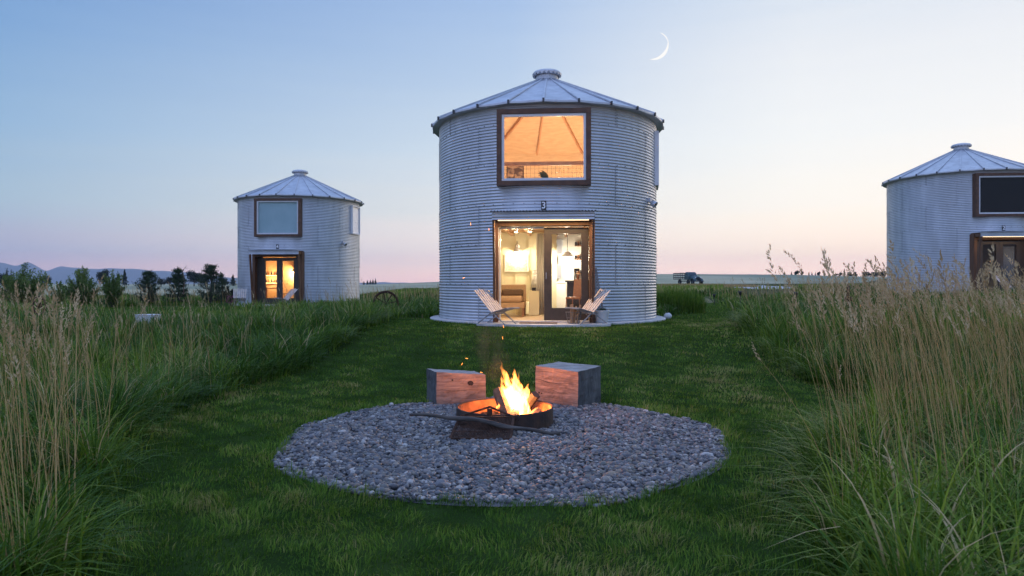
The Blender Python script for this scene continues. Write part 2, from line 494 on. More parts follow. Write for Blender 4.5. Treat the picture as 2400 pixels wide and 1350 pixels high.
XL = lambda y: np.interp(y, [0.5, 3, 4, 6, 7, 8.4, 9.4, 12.9, 15, 17.3], [-1.6, -2.0, -2.5, -3.35, -3.45, -3.46, -3.1, -3.05, -3.1, -3.3])
XR = lambda y: np.interp(y, [0.5, 3, 4.64, 5.65, 7.76, 8.74, 11, 13.4, 17.7, 27.8], [1.05, 1.45, 2.15, 3.05, 4.2, 3.9, 4.15, 4.7, 5.97, 8.7])
lawn_ys = np.concatenate([np.arange(.5, 17.3, .5), [17.3]])
fan_sheet('lawn', lawn_ys, XL, XR, 'soil', .004, 40)
fan_sheet('mown_path', np.arange(17.3, 30, 1.0), lambda y: np.interp(y, [17.3, 20, 24, 30], [3.3, 5.4, 6.2, 8.0]), XR, 'soil', .005, 10)
fan_sheet('cabin_lawn', np.arange(21.5, 29, 1.0), lambda y: -.60 * y, lambda y: np.interp(y, [21.5, 25, 29], [-9.0, -8.6, -8.0]), 'soil', .004, 20)
fan_sheet('wheat_field', np.concatenate([np.arange(52, 240, 6), np.geomspace(240, 1500, 14)]),
          lambda y: -1.1 * y, lambda y: np.interp(y, [52, 100, 114, 160, 1500], [-.235 * 52, -.17 * 100, .5 * 114, .55 * 160, .9 * 1500]), 'wheat', .05, 60)
fan_sheet('dry_grass_strip', np.arange(44, 53, 2.0), lambda y: -.85 * y, lambda y: -.24 * y, 'dry_strip', .02, 20)
fan_sheet('gravel_lot', np.arange(48, 100, 3.0), lambda y: y * np.interp(y, [48, 60, 80, 97], [.365, .33, .31, .325]), lambda y: y * np.interp(y, [48, 60, 80, 97], [.40, .42, .395, .37]), 'far_gravel', .03, 10)
fan_sheet('dirt_path', np.arange(29, 36, 1.0), lambda y: y * np.interp(y, [29, 36], [.262, .235]), lambda y: y * np.interp(y, [29, 36], [.295, .285]), 'path_dirt', .02, 8)

# gravel bed under the pebbles
g = MB()
vs = [(PIT[0], PIT[1], -.372)]
for k in range(72):
    t = 2 * PI * k / 72
    vs.append((PIT[0] + (PIT_R + .02) * math.cos(t), PIT[1] + (PIT_R + .02) * math.sin(t), -.371))
g.add(vs, [(0, 1 + k, 1 + (k + 1) % 72) for k in range(72)])
kind(g.build('gravel_bed', 'gravel_base'), 'structure')

# distant mountains
xs = np.linspace(-3300, 400, 240)
ridge = np.interp(xs / 3000 * F + 1200, [-1200, 0, 40, 70, 105, 145, 200, 300, 420, 520, 600, 860, 1300],
                  [610, 616, 622, 614, 636, 624, 629, 630, 637, 648, 655, 662, 668])
h = CAM_Z + (HY - ridge) / F * 3000 + 1.5 * np.sin(xs * .021) + 1.2 * np.sin(xs * .053 + 1)
rows = []
for f, dy in ((0, -250), (.45, -130), (.8, -50), (1.0, 0), (.6, 50), (0, 100)):
    rows.append(np.stack([xs, 3000 + dy + 8 * np.sin(xs * .03 + dy), -8 + (h + 8) * f + (4 * np.sin(xs * .045 + dy * .1) if 0 < f < 1 else 0)], -1))
v = np.concatenate(rows); i = np.arange(len(v)).reshape(6, -1)
q = np.stack([i[:-1, :-1], i[:-1, 1:], i[1:, 1:], i[1:, :-1]], -1).reshape(-1, 4)
kind(link('mountains', quad_mesh('mountains', v, 'mountain', None, q)), 'structure')

# crescent moon
mb = MB(); R0 = 1.0; na, ns_ = 40, 6
vs = []; fs = []
for i in range(na + 1):
    a = -PI / 2 + PI * i / na
    for j in range(ns_ + 1):
        s = .79 + .21 * j / ns_
        x = s * math.cos(a); y = math.sin(a)
        vs.append((x, -math.sqrt(max(0, 1 - x * x - y * y)), y))
for i in range(na):
    for j in range(ns_):
        k = i * (ns_ + 1) + j
        fs.append((k, k + 1, k + ns_ + 2, k + ns_ + 1))
mb.add(vs, fs)
moon = mb.build('moon', 'moonlight', smooth=True)
tag(moon, 'thin white crescent moon in the pale blue evening sky', 'moon')
moon.location = at(1533.5, 107.5, 6000)
moon.scale = (124,) * 3
moon.rotation_euler = (0, RAD(22), 0)

# ------------------------------------------------------------------ grain bins
PERIOD = 0.0675
EAVE = 4.82
def wall_mesh():
    nth = 144
    steps = 6
    nz = int(EAVE / PERIOD * steps)
    zs = np.linspace(0, EAVE, nz + 1)
    th = np.arange(nth) * (2 * PI / nth)          # angle from the front (-y), towards +x
    v = np.zeros((nz + 1, nth, 3))
    r = BR + .0083 * np.cos(zs / PERIOD * 2 * PI)
    r[zs > EAVE - .02] = BR
    v[:, :, 0] = r[:, None] * np.sin(th)[None]
    v[:, :, 1] = -r[:, None] * np.cos(th)[None]
    v[:, :, 2] = zs[:, None]
    i = np.arange((nz + 1) * nth).reshape(nz + 1, nth)
    a = i[:-1]; b = np.roll(i, -1, 1)[:-1]; c = np.roll(i, -1, 1)[1:]; d = i[1:]
    q = np.stack([a, b, c, d], -1)
    thm = np.degrees(th) + 180 / nth
    thm = np.where(thm > 180, thm - 360, thm)[None, :].repeat(nz, 0)
    zm = ((zs[1:] + zs[:-1]) / 2)[:, None].repeat(nth, 1)
    hole = (np.abs(thm) < 20) & (zm > 3.07) & (zm < 4.62)
    hole |= (np.abs(thm) < 22.5) & (zm > .06) & (zm < 2.20)
    hole |= (thm > 75) & (thm < 92.5) & (zm > 3.33) & (zm < 4.55)
    q = q[~hole]
    me = quad_mesh('wall', v.reshape(-1, 3), 'galvanised', None, q)
    me.polygons.foreach_set('use_smooth', [True] * len(me.polygons))
    return me
def polar(r, deg, z):
    t = RAD(deg)
    return (r * math.sin(t), -r * math.cos(t), z)
def seam_mesh():
    m = MB(); laps = []
    ring_h = .88
    for k in range(6):
        z0, z1 = k * ring_h, min((k + 1) * ring_h, EAVE - .03)
        for s in range(8):
            d = 13 + s * 45 + (22.5 if k % 2 else 0)
            dd = d if d < 180 else d - 360
            if abs(dd) < 24 and (z1 > 3.0 or z0 < 2.3): continue
            if 70 < dd < 97 and z1 > 3.2: continue
            z = z0 + .02
            while z < z1:      # lap strip follows the corrugation, double row of bolts on the crests
                r = BR + .0083 + .004
                m.box(-.026, -.014, -.005, .006, -.006, .006, Matrix.Translation(polar(r, d, z)) @ Matrix.Rotation(RAD(d), 4, 'Z'))
                m.box(.014, .026, -.005, .006, -.006, .006, Matrix.Translation(polar(r, d, z + PERIOD / 2)) @ Matrix.Rotation(RAD(d), 4, 'Z'))
                z += PERIOD
            n = 110
            zz = np.linspace(z0, z1, n)
            vs = []; lap = MB(); laps.append((lap, d))
            for z in zz:
                r = BR + .0083 * math.cos(z / PERIOD * 2 * PI) + .0022
                vs.append(polar(r, -.42, z)); vs.append(polar(r, .42, z))
            lap.add(vs, [(2 * i, 2 * i + 1, 2 * i + 3, 2 * i + 2) for i in range(n - 1)])
        if k:                    # horizontal lap between rings: bolt row
            for s in range(72):
                d = s * 5 + 1
                dd = d if d < 180 else d - 360
                if abs(dd) < 24 and (3.0 < z0 < 4.7 or z0 < 2.4): continue
                if 73 < dd < 95 and z0 > 3.2: continue
                m.box(-.009, .009, -.006, .006, -.007, .007, Matrix.Translation(polar(BR + .012, d, z0 + .0)) @ Matrix.Rotation(RAD(d), 4, 'Z'))
    return m.mesh('seam_bolts', 'seam_steel'), [(l_.mesh('lap_seam', 'galvanised', True), d) for l_, d in laps]
RO, ZC, RC = 2.93, 6.06, .30
def roof_z(r): return EAVE + .02 + (ZC - EAVE - .02) * (RO - r) / (RO - RC)
def roof_mesh():
    m = MB()
    n = 48
    prof = [(BR - .03, EAVE - .035), (RO - .012, EAVE - .035), (RO, EAVE - .02), (RO, EAVE + .02), (RC, ZC)]
    vs = []; fs = []
    for r, z in prof:
        for k in range(n):
            t = 2 * PI * k / n
            rr = r
            if r >= RO - .02: rr = r * (1.0 if k % 2 == 0 else .9965)
            vs.append((rr * math.sin(t), -rr * math.cos(t), z + (0 if k % 2 == 0 or r < BR else -.012)))
    for i in range(len(prof) - 1):
        for k in range(n):
            fs.append((i * n + k, i * n + (k + 1) % n, (i + 1) * n + (k + 1) % n, (i + 1) * n + k))
    m.add(vs, fs)
    return m.mesh('roof', 'galvanised_roof')
def rib_mesh():
    m = MB()
    a = Vector(polar(RO + .01, 0, roof_z(RO) + .018)); b = Vector(polar(RC, 0, roof_z(RC) + .014))
    m.bar(a, b, .036, .032)
    m.bar(Vector(a), Vector(a) + (b - a) * .35, .050, .022)
    return m.mesh('roof_rib', 'galvanised_roof')
def clip_mesh():
    m = MB()
    m.box(-.020, .020, -.02, .025, -.05, .030, Matrix.Translation(polar(RO + .012, 0, roof_z(RO))))
    return m.mesh('eave_clip', 'steel_dark')
def cap_mesh():
    m = MB()
    m.lathe([(RC + .03, ZC - .03), (RC - .02, ZC + .02), (RC - .02, ZC + .17), (RC - .06, ZC + .17)], 32)
    n = 40
    prof = [(.30, .14), (.365, .13), (.372, .20), (.33, .25), (.20, .285), (.02, .30)]
    vs = []; fs = []
    for i, (r, z) in enumerate(prof):
        for k in range(n):
            t = 2 * PI * k / n
            s = .05 * (1 if k % 2 else 0) if i == 1 else 0
            rr = r * (1 + (.02 if (k % 2) and i in (1, 2) else 0))
            vs.append((rr * math.cos(t), rr * math.sin(t), ZC + z + s))
    for i in range(len(prof) - 1):
        for k in range(n):
            fs.append((i * n + k, i * n + (k + 1) % n, (i + 1) * n + (k + 1) % n, (i + 1) * n + k))
    fs.append(tuple((len(prof) - 1) * n + k for k in range(n)))
    m.add(vs, fs)
    return m.mesh('roof_cap', 'galvanised_roof')
SB, LAP = seam_mesh()
BIN_PARTS = dict(wall=wall_mesh(), seam_bolts=SB, roof=roof_mesh())
RIB, CLIP, CAP = rib_mesh(), clip_mesh(), cap_mesh()

def frame_boxes(m, x0, x1, z0, z1, w, y0, y1, wt=None):
    """four butted members round an opening; x0..z1 outer size"""
    wt = wt or w
    m.box(x0, x1, y0, y1, z1 - wt, z1); m.box(x0, x1, y0, y1, z0, z0 + wt)
    m.box(x0, x0 + w, y0, y1, z0 + wt, z1 - wt); m.box(x1 - w, x1, y0, y1, z0 + wt, z1 - wt)
    return m

def numeral(ch, root, x, z, y):
    p = MB().box(x - .055, x + .055, y - .012, y, z - .10, z + .10).build('number_plate', 'plate_black', root, bevel=.003)
    cu = bpy.data.curves.new('numeral', 'FONT')
    cu.body = ch; cu.size = .20; cu.align_x = 'CENTER'; cu.align_y = 'CENTER'; cu.extrude = .003; cu.offset = .003
    cu.materials.append(MATS['white_paint'])
    t0 = bpy.data.objects.new('numeral_curve', cu)
    C.objects.link(t0)
    bpy.context.view_layer.update()
    me = bpy.data.meshes.new_from_object(t0.evaluated_get(bpy.context.evaluated_depsgraph_get()))
    bpy.data.objects.remove(t0)
    t = link('numeral', me, p)
    t.location = (x, y - .016, z); t.rotation_euler = (RAD(90), 0, 0)
    return p

def make_bin(cx, cy, rz, label, ch, style):
    root = thing('grain_bin_cabin', label, 'grain bin', (cx, cy, 0), rz, 'corrugated grain bin cabins')
    for n, me in BIN_PARTS.items():
        o = link(n, me, root)
        if n == 'roof':
            link('roof_cap', CAP, o)
            for k in range(24):
                for nm, q in (('roof_rib', RIB), ('eave_clip', CLIP)):
                    link(nm, q, o).rotation_euler = (0, 0, RAD(15 * k))
    for q, d in LAP: link('lap_seam', q, root).rotation_euler = (0, 0, RAD(d))
    # concrete ring foundation
    MB().lathe([(2.5, -.12), (2.98, -.12), (2.98, .035), (2.95, .05), (2.5, .05)], 72, closed=True).build('foundation', 'concrete', root)
    # big upper window
    wf = frame_boxes(MB(), -1.02, 1.02, 3.02, 4.68, .105, -2.81, -2.48).build('window_frame', 'cedar_frame', root, bevel=.004)
    sash = frame_boxes(MB(), -.913, .913, 3.127, 4.573, .055, -2.775, -2.70).build('sash', 'vinyl', wf, bevel=.003)
    MB().box(-.858, .858, -2.745, -2.737, 3.182, 4.518).build('pane', 'window_glass', wf)
    # side window, seen edge-on from the front
    M = Matrix.Rotation(RAD(83.75), 4, 'Z')
    m = MB(); frame_boxes(m, -.47, .47, 3.28, 4.60, .05, -2.80, -2.62)
    m.v = [tuple(M @ Vector(p)) for p in m.v]
    sw = m.build('side_window', 'vinyl', root)
    m = MB().box(-.42, .42, -2.765, -2.757, 3.33, 4.55); m.v = [tuple(M @ Vector(p)) for p in m.v]
    m.build('pane', 'window_glass', sw)
    m = MB().box(-.42, .42, -2.72, -2.71, 3.33, 4.55); m.v = [tuple(M @ Vector(p)) for p in m.v]
    m.build('blind', 'pale_sky_reflection', sw)  # pale sheet added to imitate the bright sky reflection in the pane
    # spot lamp on the wall
    m = MB().lathe([(.02, 0), (.055, .005), (.085, .12), (.075, .125), (.0, .05)], 16)
    Ml = Matrix.Translation(polar(BR + .07, 62, 2.80)) @ Matrix.Rotation(RAD(62), 4, 'Z') @ Matrix.Rotation(RAD(125), 4, 'X')
    m.v = [tuple(Ml @ Vector(p)) for p in m.v]
    wl = m.build('wall_lamp', 'galvanised_roof', root, smooth=True)
    MB().box(-.05, .05, -.07, .0, -.05, .05, Matrix.Translation(polar(BR - .01, 62, 2.86)) @ Matrix.Rotation(RAD(62), 4, 'Z')).build('lamp_bracket', 'galvanised_roof', wl)
    numeral(ch, root, 0.0, 2.585, -(BR + .014))
    # porch: corrugated awning, fascia, slanted side posts, jambs
    m = MB(); nx = 220
    vs = []; fs = []
    for j, (y, z) in enumerate(((-3.27, 2.425), (-2.70, 2.475))):
        for i in range(nx + 1):
            x = -1.13 + 2.26 * i / nx
            vs.append((x, y, z + .011 * math.cos(x / .068 * 2 * PI)))
        for i in range(nx + 1):
            x = -1.13 + 2.26 * i / nx
            vs.append((x, y, z - .003 + .011 * math.cos(x / .068 * 2 * PI)))
    w = nx + 1
    for i in range(nx):
        fs.append((i, i + 1, 2 * w + i + 1, 2 * w + i)); fs.append((w + i + 1, w + i, 3 * w + i, 3 * w + i + 1)); fs.append((i + 1, i, w + i, w + i + 1))
    m.add(vs, fs)
    aw = m.build('awning', 'galvanised_roof', root)
    m = MB(); vs = []; n = 24
    for i in range(n + 1):
        z = 2.245 + .165 * i / n
        y = -3.215 - .007 * math.cos((z - 2.245) / PERIOD * 2 * PI)
        vs += [(-1.075, y, z), (1.075, y, z)]
    m.add(vs, [(2 * i, 2 * i + 1, 2 * i + 3, 2 * i + 2) for i in range(n)])
    m.box(-1.075, 1.075, -3.20, -3.16, 2.245, 2.41)
    m.build('fascia', 'galvanised', aw)
    m = MB()
    m.box(-1.075, 1.075, -3.16, -2.56, 2.372, 2.40)                     # soffit boards
    m.box(-1.075, 1.075, -3.155, -3.10, 2.248, 2.33)                    # front rail inside the fascia
    m.build('soffit', 'cedar', aw)
    for s in (-1, 1):
        m = MB()
        m.bar((s * 1.05, -3.13, 2.245), (s * 1.05, -2.86, .085), .045, .12, up=(0, 1, 0))
        m.box(s * 1.05 - .022, s * 1.05 + .022, -3.155, -2.75, 2.25, 2.37)
        m.build('porch_post', 'cedar', root, bevel=.003)
    m = MB()
    for s in (-1, 1):
        m.box(min(s * .985, s * 1.10), max(s * .985, s * 1.10), -2.80, -2.44, .05, 2.372)
    m.box(-.985, .985, -2.80, -2.44, 2.15, 2.372)
    m.build('door_frame', 'cedar', root, bevel=.004)
    MB().box(-.985, .985, -2.82, -2.44, .045, .085).build('threshold', 'concrete', root)
    # room shell
    th = 96
    def shell(z0, z1, r, holes):
        m = MB(); vs = []; fs = []
        zs = [z0, z1]
        ang = [2 * PI * k / th for k in range(th)]
        for z in zs:
            for t in ang: vs.append((r * math.sin(t), -r * math.cos(t), z))
        for k in range(th):
            d = (k + .5) * 360 / th
            d = d if d < 180 else d - 360
            if any(a < d < b for a, b in holes): continue
            fs.append((k, th + k, th + (k + 1) % th, (k + 1) % th))
        m.add(vs, fs)
        return m
    shell(.09, 2.26, 2.60, [(-26, 26)]).build('room_wall', 'white_wall' if style == 3 else 'pine_board', root)
    shell(2.42, 4.72, 2.61, [(-26, 26), (72, 96)]).build('loft_wall', 'pine_board', root)
    m = MB(); m.lathe([(.0, .05), (2.5, .05), (2.5, .086), (0, .086)], 64); m.build('floor', 'floor_board', root)
    m = MB(); m.lathe([(0, 2.27), (2.44, 2.27), (2.44, 2.41), (0, 2.41)], 64); m.build('loft_floor', 'pine_beam', root)
    # loft ceiling cone and rafters
    m = MB(); vs = []; fs = []
    for r, z in ((2.62, 4.70), (.2, 5.92)):
        for k in range(96):
            t = 2 * PI * k / 96; vs.append((r * math.sin(t), -r * math.cos(t), z))
    for k in range(96): fs.append((k, 96 + k, 96 + (k + 1) % 96, (k + 1) % 96))
    m.add(vs, fs)
    m.build('loft_ceiling', 'pine_board', root)
    m = MB()
    for k in range(12):
        d = k * 30 + 8
        m.bar(polar(2.55, d, 4.69), polar(.25, d, 5.85), .045, .09)
    m.build('rafter', 'pine_beam', root)
    return root

def bin_local(b, px, py, yl):
    """point on the plane y = yl of a bin's own frame, on the line of sight through a photo pixel"""
    M = b.matrix_basis.inverted()
    o = M @ Vector((0, 0, CAM_Z)); d = (M.to_3x3() @ Vector(((px - 1200) / F, 1, (HY - py) / F)))
    t = (yl - o.y) / d.y
    return o + d * t

b3 = make_bin(*BIN3, RAD(-4.4), 'large central corrugated steel bin house numbered 3 with glowing doorway and picture window', '3', 3)
b4 = make_bin(*BIN4, RAD(-2.5), 'small far corrugated steel bin house numbered 4 with drawn blind and amber lit doors', '4', 4)
b2 = make_bin(*BIN2, RAD(-4.1), 'corrugated steel bin house numbered 2 with dark window, cut off by the frame', '2', 2)
b4.location.z = -.12
b2.location.z = .40
for b in (b3, b4, b2):
    b.matrix_basis = Matrix.Translation(b.location) @ Matrix.Rotation(b.rotation_euler.z, 4, 'Z')

def door(root, x0, x1, y, gl0, gl1, gz0, gz1, handle_x, pane='window_glass', label=None):
    d = MB()
    d.box(x0, gl0, y - .022, y + .022, .09, 2.12); d.box(gl1, x1, y - .022, y + .022, .09, 2.12)
    d.box(gl0, gl1, y - .022, y + .022, gz1, 2.12); d.box(gl0, gl1, y - .022, y + .022, .09, gz0)
    o = d.build('door', 'black_paint', root, bevel=.003, label=label)
    MB().box(gl0, gl1, y - .004, y + .004, gz0, gz1).build('pane', pane, o)
    h = MB(); h.tube([(handle_x, y - .03, 1.0), (handle_x, y - .06, 1.0), (handle_x, y - .06, 1.14), (handle_x, y - .03, 1.14)], .009, 8)
    h.build('handle', 'chrome', o)
    return o
door(b3, 0.0, .975, -2.50, .172, .815, .36, 1.985, .05)
m = MB(); m.box(-.985, -.955, -2.56, -2.48, .09, 2.12); m.box(-.955, .0, -2.56, -2.48, 2.10, 2.14)
m.build('door_jamb', 'vinyl', b3)
for o_, s in ((b4, 1), (b2, 1)):
    door(o_, -.75, -.002, -2.50, -.62, -.13, .36, 1.98, -.06)
    door(o_, .002, .75, -2.50, .13, .62, .36, 1.98, .06)
    m = MB(); m.box(-.985, -.752, -2.53, -2.46, .09, 2.15); m.box(.752, .985, -2.53, -2.46, .09, 2.15)
    m.build('door_side_panel', 'black_paint', o_)
# led strips lit under two awnings
for b in (b3, b2):
    l = MB().box(-.96, .96, -3.13, -3.105, 2.228, 2.244).build('led_strip', 'led', b)
    ad_ = bpy.data.lights.new('led_light', 'AREA'); ad_.shape = 'RECTANGLE'; ad_.size = 1.9; ad_.size_y = .02; ad_.energy = 48 if b is b3 else 9; ad_.color = (1.0, .62, .28)
    ao = bpy.data.objects.new('led_light', ad_); C.objects.link(ao); ao.parent = l; ao.location = (0, -3.115, 2.225)
# blind of bin 4, and an added near-black sheet darkening bin 2's window
MB().box(-.90, .90, -2.69, -2.68, 3.14, 4.56).build('blind', 'blind_cloth', b4, label='pale teal roller blind')
MB().box(-.90, .90, -2.69, -2.68, 3.14, 4.56).build('blind', 'dark_glass_backing', b2, label='near-black sheet added to darken the window glass')

# patios
def patio(b, label):
    m = MB(); n = 24; vs = []
    pts = []
    for i in range(n + 1):
        x = -1.42 + 2.84 * i / n
        pts.append((x, -2.93 - .55 * math.sqrt(max(0, 1 - (x / 1.46) ** 2)) - .05))
    pts = [(-1.42, -2.70)] + pts + [(1.42, -2.70)]
    k = len(pts)
    vs = [(x, y, -.05) for x, y in pts] + [(x, y, .052) for x, y in pts]
    fs = [tuple(range(k, 2 * k)), tuple(reversed(range(k)))] + [(i, (i + 1) % k, k + (i + 1) % k, k + i) for i in range(k)]
    m.add(vs, fs)
    m.v = [tuple(b.matrix_basis @ Vector(p)) for p in m.v]
    return tag(m.build('patio_slab', 'concrete', bevel=.008), label, 'patio')
patio(b3, 'rounded pale concrete doorstep slab under the lounge chairs of bin 3')
patio(b4, 'concrete doorstep slab half hidden in grass before bin 4')
patio(b2, 'concrete doorstep slab behind seed grass before bin 2')

def put(o, b, p, rz=0.0):
    """place a thing given in a bin's own frame"""
    o.location = b.matrix_basis @ Vector(p)
    o.rotation_euler = (0, 0, b.rotation_euler.z + rz)
    return o

# ---- bin 3, ground floor
YW = .75
m = MB(); m.box(-2.45, .22, YW, YW + .05, .087, 2.268)
pw = m.build('partition_wall', 'cream_board', b3)
m = MB()
for k in range(8): m.box(-2.3 + k * .36 - .02, -2.3 + k * .36 + .02, YW - .018, YW, .09, 2.265)
m.build('batten', 'cream_board', pw)
m = MB(); m.box(.27, 2.0, 1.42, 1.47, .087, 2.268); m.build('kitchen_wall', 'white_wall', b3)
m = MB()
for k in range(5): m.box(-.95 + k * .48 - .04, -.95 + k * .48 + .04, -2.4, 2.0, 2.17, 2.27)
m.build('ceiling_beam', 'pine_beam', b3)
for px in (1209, 1242):
    p = bin_local(b3, px, 536, -1.7)
    cs_ = MB().lathe([(.0, -.09), (.045, -.085), (.05, .0), (0, .0)], 16, (p.x, -1.7, 2.165)).build('ceiling_spot', 'white_paint', b3, smooth=True)
    MB().lathe([(0, -.093), (.035, -.091), (0, -.089)], 12, (p.x, -1.7, 2.165)).build('bulb', 'led', cs_)
    lamp('ceiling_spot_light', (p.x, -1.7, 1.90), 24, (1.0, .80, .50), .04, cs_)
# two small windows in the kitchen wall
for (a, b_, c, d) in ((1292, 1319, 560, 597), (1290, 1318, 619, 653)):
    p = bin_local(b3, a, d, 1.40); q = bin_local(b3, b_, c, 1.40)
    w_ = frame_boxes(MB(), p.x, q.x, p.z, q.z, .03, 1.385, 1.42).build('kitchen_window', 'vinyl', b3)
    MB().box(p.x + .03, q.x - .03, 1.40, 1.405, p.z + .03, q.z - .03).build('pane', 'dusk_pane', w_)
# wall sconce over the picture
p = bin_local(b3, 1213, 578, YW - .02)
sc3 = thing('wall_sconce', 'lit brass gooseneck sconce above the framed print in bin 3', 'wall lamp')
put(sc3, b3, p)
m = MB(); m.lathe([(.055, -.0), (.055, .02), (.0, .02)], 16); Mx = Matrix.Rotation(RAD(90), 4, 'X'); m.v = [tuple(Mx @ Vector(v_)) for v_ in m.v]
m.build('wall_plate', 'chrome', sc3)
MB().tube([(0, -.02, 0), (0, -.10, .10), (0, -.17, .12), (0, -.21, .06), (0, -.21, -.02)], .012, 8).build('arm', 'chrome', sc3, smooth=True)
MB().lathe([(.03, 0), (.05, -.04), (.13, -.14), (.125, -.14), (.045, -.045), (.02, -.01)], 20, (0, -.21, -.02)).build('lamp_shade', 'white_paint', sc3, smooth=True)
MB().ball((0, -.21, -.12), .04, 8).build('bulb', 'bulb', sc3, smooth=True)
lamp('sconce_light', (0, -.21, -.20), 28, (1.0, .80, .48), .04, sc3)
# framed print
p = bin_local(b3, 1183, 637, YW - .03); q = bin_local(b3, 1238, 596, YW - .03)
fp = thing('framed_picture', 'pale framed landscape print under the wall sconce in bin 3', 'picture'); put(fp, b3, ((p.x + q.x) / 2, YW - .02, (p.z + q.z) / 2))
w_, h_ = (q.x - p.x) / 2, (q.z - p.z) / 2
frame_boxes(MB(), -w_, w_, -h_, h_, .03, -.03, .0).build('frame', 'white_wall', fp)
MB().box(-w_ + .03, w_ - .03, -.012, -.004, -h_ + .03, h_ - .03).build('print', 'art_paper', fp)
# armchair by the door
p = bin_local(b3, 1205, 740, -.55)
ac = thing('armchair', 'tan upholstered armchair inside the open doorway of bin 3', 'armchair'); put(ac, b3, (p.x - .02, -.55, .088))
MB().box(-.33, .30, -.36, .36, .20, .34).build('seat_base', 'upholstery', ac, bevel=.02)
MB().box(-.33, .24, -.38, .30, .345, .50).build('seat_cushion', 'upholstery', ac, bevel=.05)
MB().box(-.30, .24, .10, .26, .50, .66).build('pillow', 'cushion_brown', ac, bevel=.04)
MB().box(-.33, .30, .31, .42, .34, .78).build('backrest', 'upholstery', ac, bevel=.03)
MB().box(-.45, -.335, -.36, .42, .20, .62).build('armrest', 'upholstery', ac, bevel=.03)
for x_ in (-.38, .26):
    for y_ in (-.32, .36):
        MB().box(x_ - .025, x_ + .025, y_ - .025, y_ + .025, 0, .20).build('leg', 'furniture_wood', ac)
# house plant on a small stand behind the armchair
def leafy(mb, c, n, L, w, spread=(20, 75), seed=1, seg=3):
    r = random.Random(seed)
    for i in range(n):
        a = r.uniform(0, 2 * PI); el_ = RAD(r.uniform(*spread)); l = L * r.uniform(.6, 1.1)
        d = Vector((math.cos(a) * math.cos(el_), math.sin(a) * math.cos(el_), math.sin(el_)))
        s = d.cross(Vector((0, 0, 1))).normalized()
        pts = []
        for k in range(seg + 1):
            t = k / seg
            ww = w * math.sin(PI * (.12 + .88 * t) * .98) * .5
            cpt = Vector(c) + d * l * t + Vector((0, 0, -1)) * l * .25 * t * t
            pts += [cpt - s * ww, cpt + s * ww]
        mb.add(pts, [(2 * k, 2 * k + 1, 2 * k + 3, 2 * k + 2) for k in range(seg)])
    return mb
p = bin_local(b3, 1224, 692, YW - .45)
hp = thing('house_plant', 'spiky potted house plant behind the armchair in bin 3', 'plant'); put(hp, b3, (p.x, YW - .45, .088))
zt = p.z - .088
MB().lathe([(.16, 0), (.18, .02), (.18, zt - .17), (.15, zt - .16)], 20).build('stand', 'cream_board', hp)
MB().lathe([(.05, zt - .16), (.08, zt - .15), (.095, zt - .03), (.08, zt - .03)], 18).build('pot', 'upholstery', hp, smooth=True)
leafy(MB(), (0, 0, zt - .04), 16, .24, .055, (25, 85), 3).build('foliage', 'house_leaf', hp)
# pale heater box beside it
p = bin_local(b3, 1252, 735, -.1)
hb = thing('storage_box', 'slim beige cabinet box standing right of the armchair', 'box'); put(hb, b3, (p.x, -.1, .088))
MB().box(-.13, .13, -.12, .12, 0, .62).build('body', 'cream_board', hb, bevel=.01)
MB().box(-.055, .045, -.05, .03, .62, .70).build('top_knob', 'appliance', hb)
# curtain hanging at the middle of the doorway
cu = MB(); vs = []; nn = 40
for i in range(nn + 1):
    x = i / nn * .30
    for z in (.10, 2.16):
        k = .55 if z < 1 else .45
        vs.append((x * (1.0 if z > 1 else 1.35), .05 * math.sin(i * 1.25), z))
cu.add(vs, [(2 * i, 2 * i + 2, 2 * i + 3, 2 * i + 1) for i in range(nn)])
cto = cu.build('curtain', 'curtain_cloth', smooth=True); tag(cto, 'long white curtain hanging inside the doorway of bin 3', 'curtain'); put(cto, b3, (-.26, -.15, 0))
md = cto.modifiers.new('thick', 'SOLIDIFY'); md.thickness = .006
# towel
tw = MB(); vs = []
for i in range(21):
    for z, w_ in ((.0, .14), (.55, .07)):
        vs.append(((i / 20 - .5) * 2 * w_, .02 * math.sin(i * 1.6), z))
tw.add(vs, [(2 * i, 2 * i + 2, 2 * i + 3, 2 * i + 1) for i in range(20)])
two = tw.build('towel', 'white_wall', smooth=True); tag(two, 'white towel hanging from a wall hook near the curtain', 'towel')
p = bin_local(b3, 1256, 680, YW - .06); put(two, b3, (p.x, YW - .06, p.z))
two.modifiers.new('thick', 'SOLIDIFY').thickness = .012
# kitchen
kc = thing('kitchen_cabinet', 'bright white kitchen cabinet seen through the glass door', 'cabinet'); put(kc, b3, (0, 0, .088))
p = bin_local(b3, 1291, 660, .9); q = bin_local(b3, 1326, 660, .9)
MB().box(p.x - .2, q.x, .90, 1.40, 0, p.z - .088 - .04).build('body', 'white_wall', kc, bevel=.008)
MB().box(p.x - .22, q.x + .015, .88, 1.41, p.z - .126, p.z - .088).build('countertop', 'white_paint', kc, bevel=.006)
p = bin_local(b3, 1326, 657, -.3); q = bin_local(b3, 1378, 657, -.3)
kb = thing('breakfast_bar', 'black breakfast bar counter with a dark top inside bin 3', 'counter'); put(kb, b3, (0, 0, .088))
MB().box(p.x - .02, q.x + .1, -.30, .15, p.z - .135, p.z - .088).build('countertop', 'appliance', kb, bevel=.006)
MB().box(p.x + .03, q.x + .08, -.05, .10, 0, p.z - .137).build('body', 'appliance', kb, bevel=.006)
p2 = bin_local(b3, 1349, 655, -.1)
cm = thing('coffee_maker', 'black coffee maker standing on the breakfast bar', 'coffee maker'); put(cm, b3, (p2.x, -.1, p.z + .001))
MB().box(-.04, .10, -.08, .08, 0, .03).build('base', 'appliance', cm, bevel=.005)
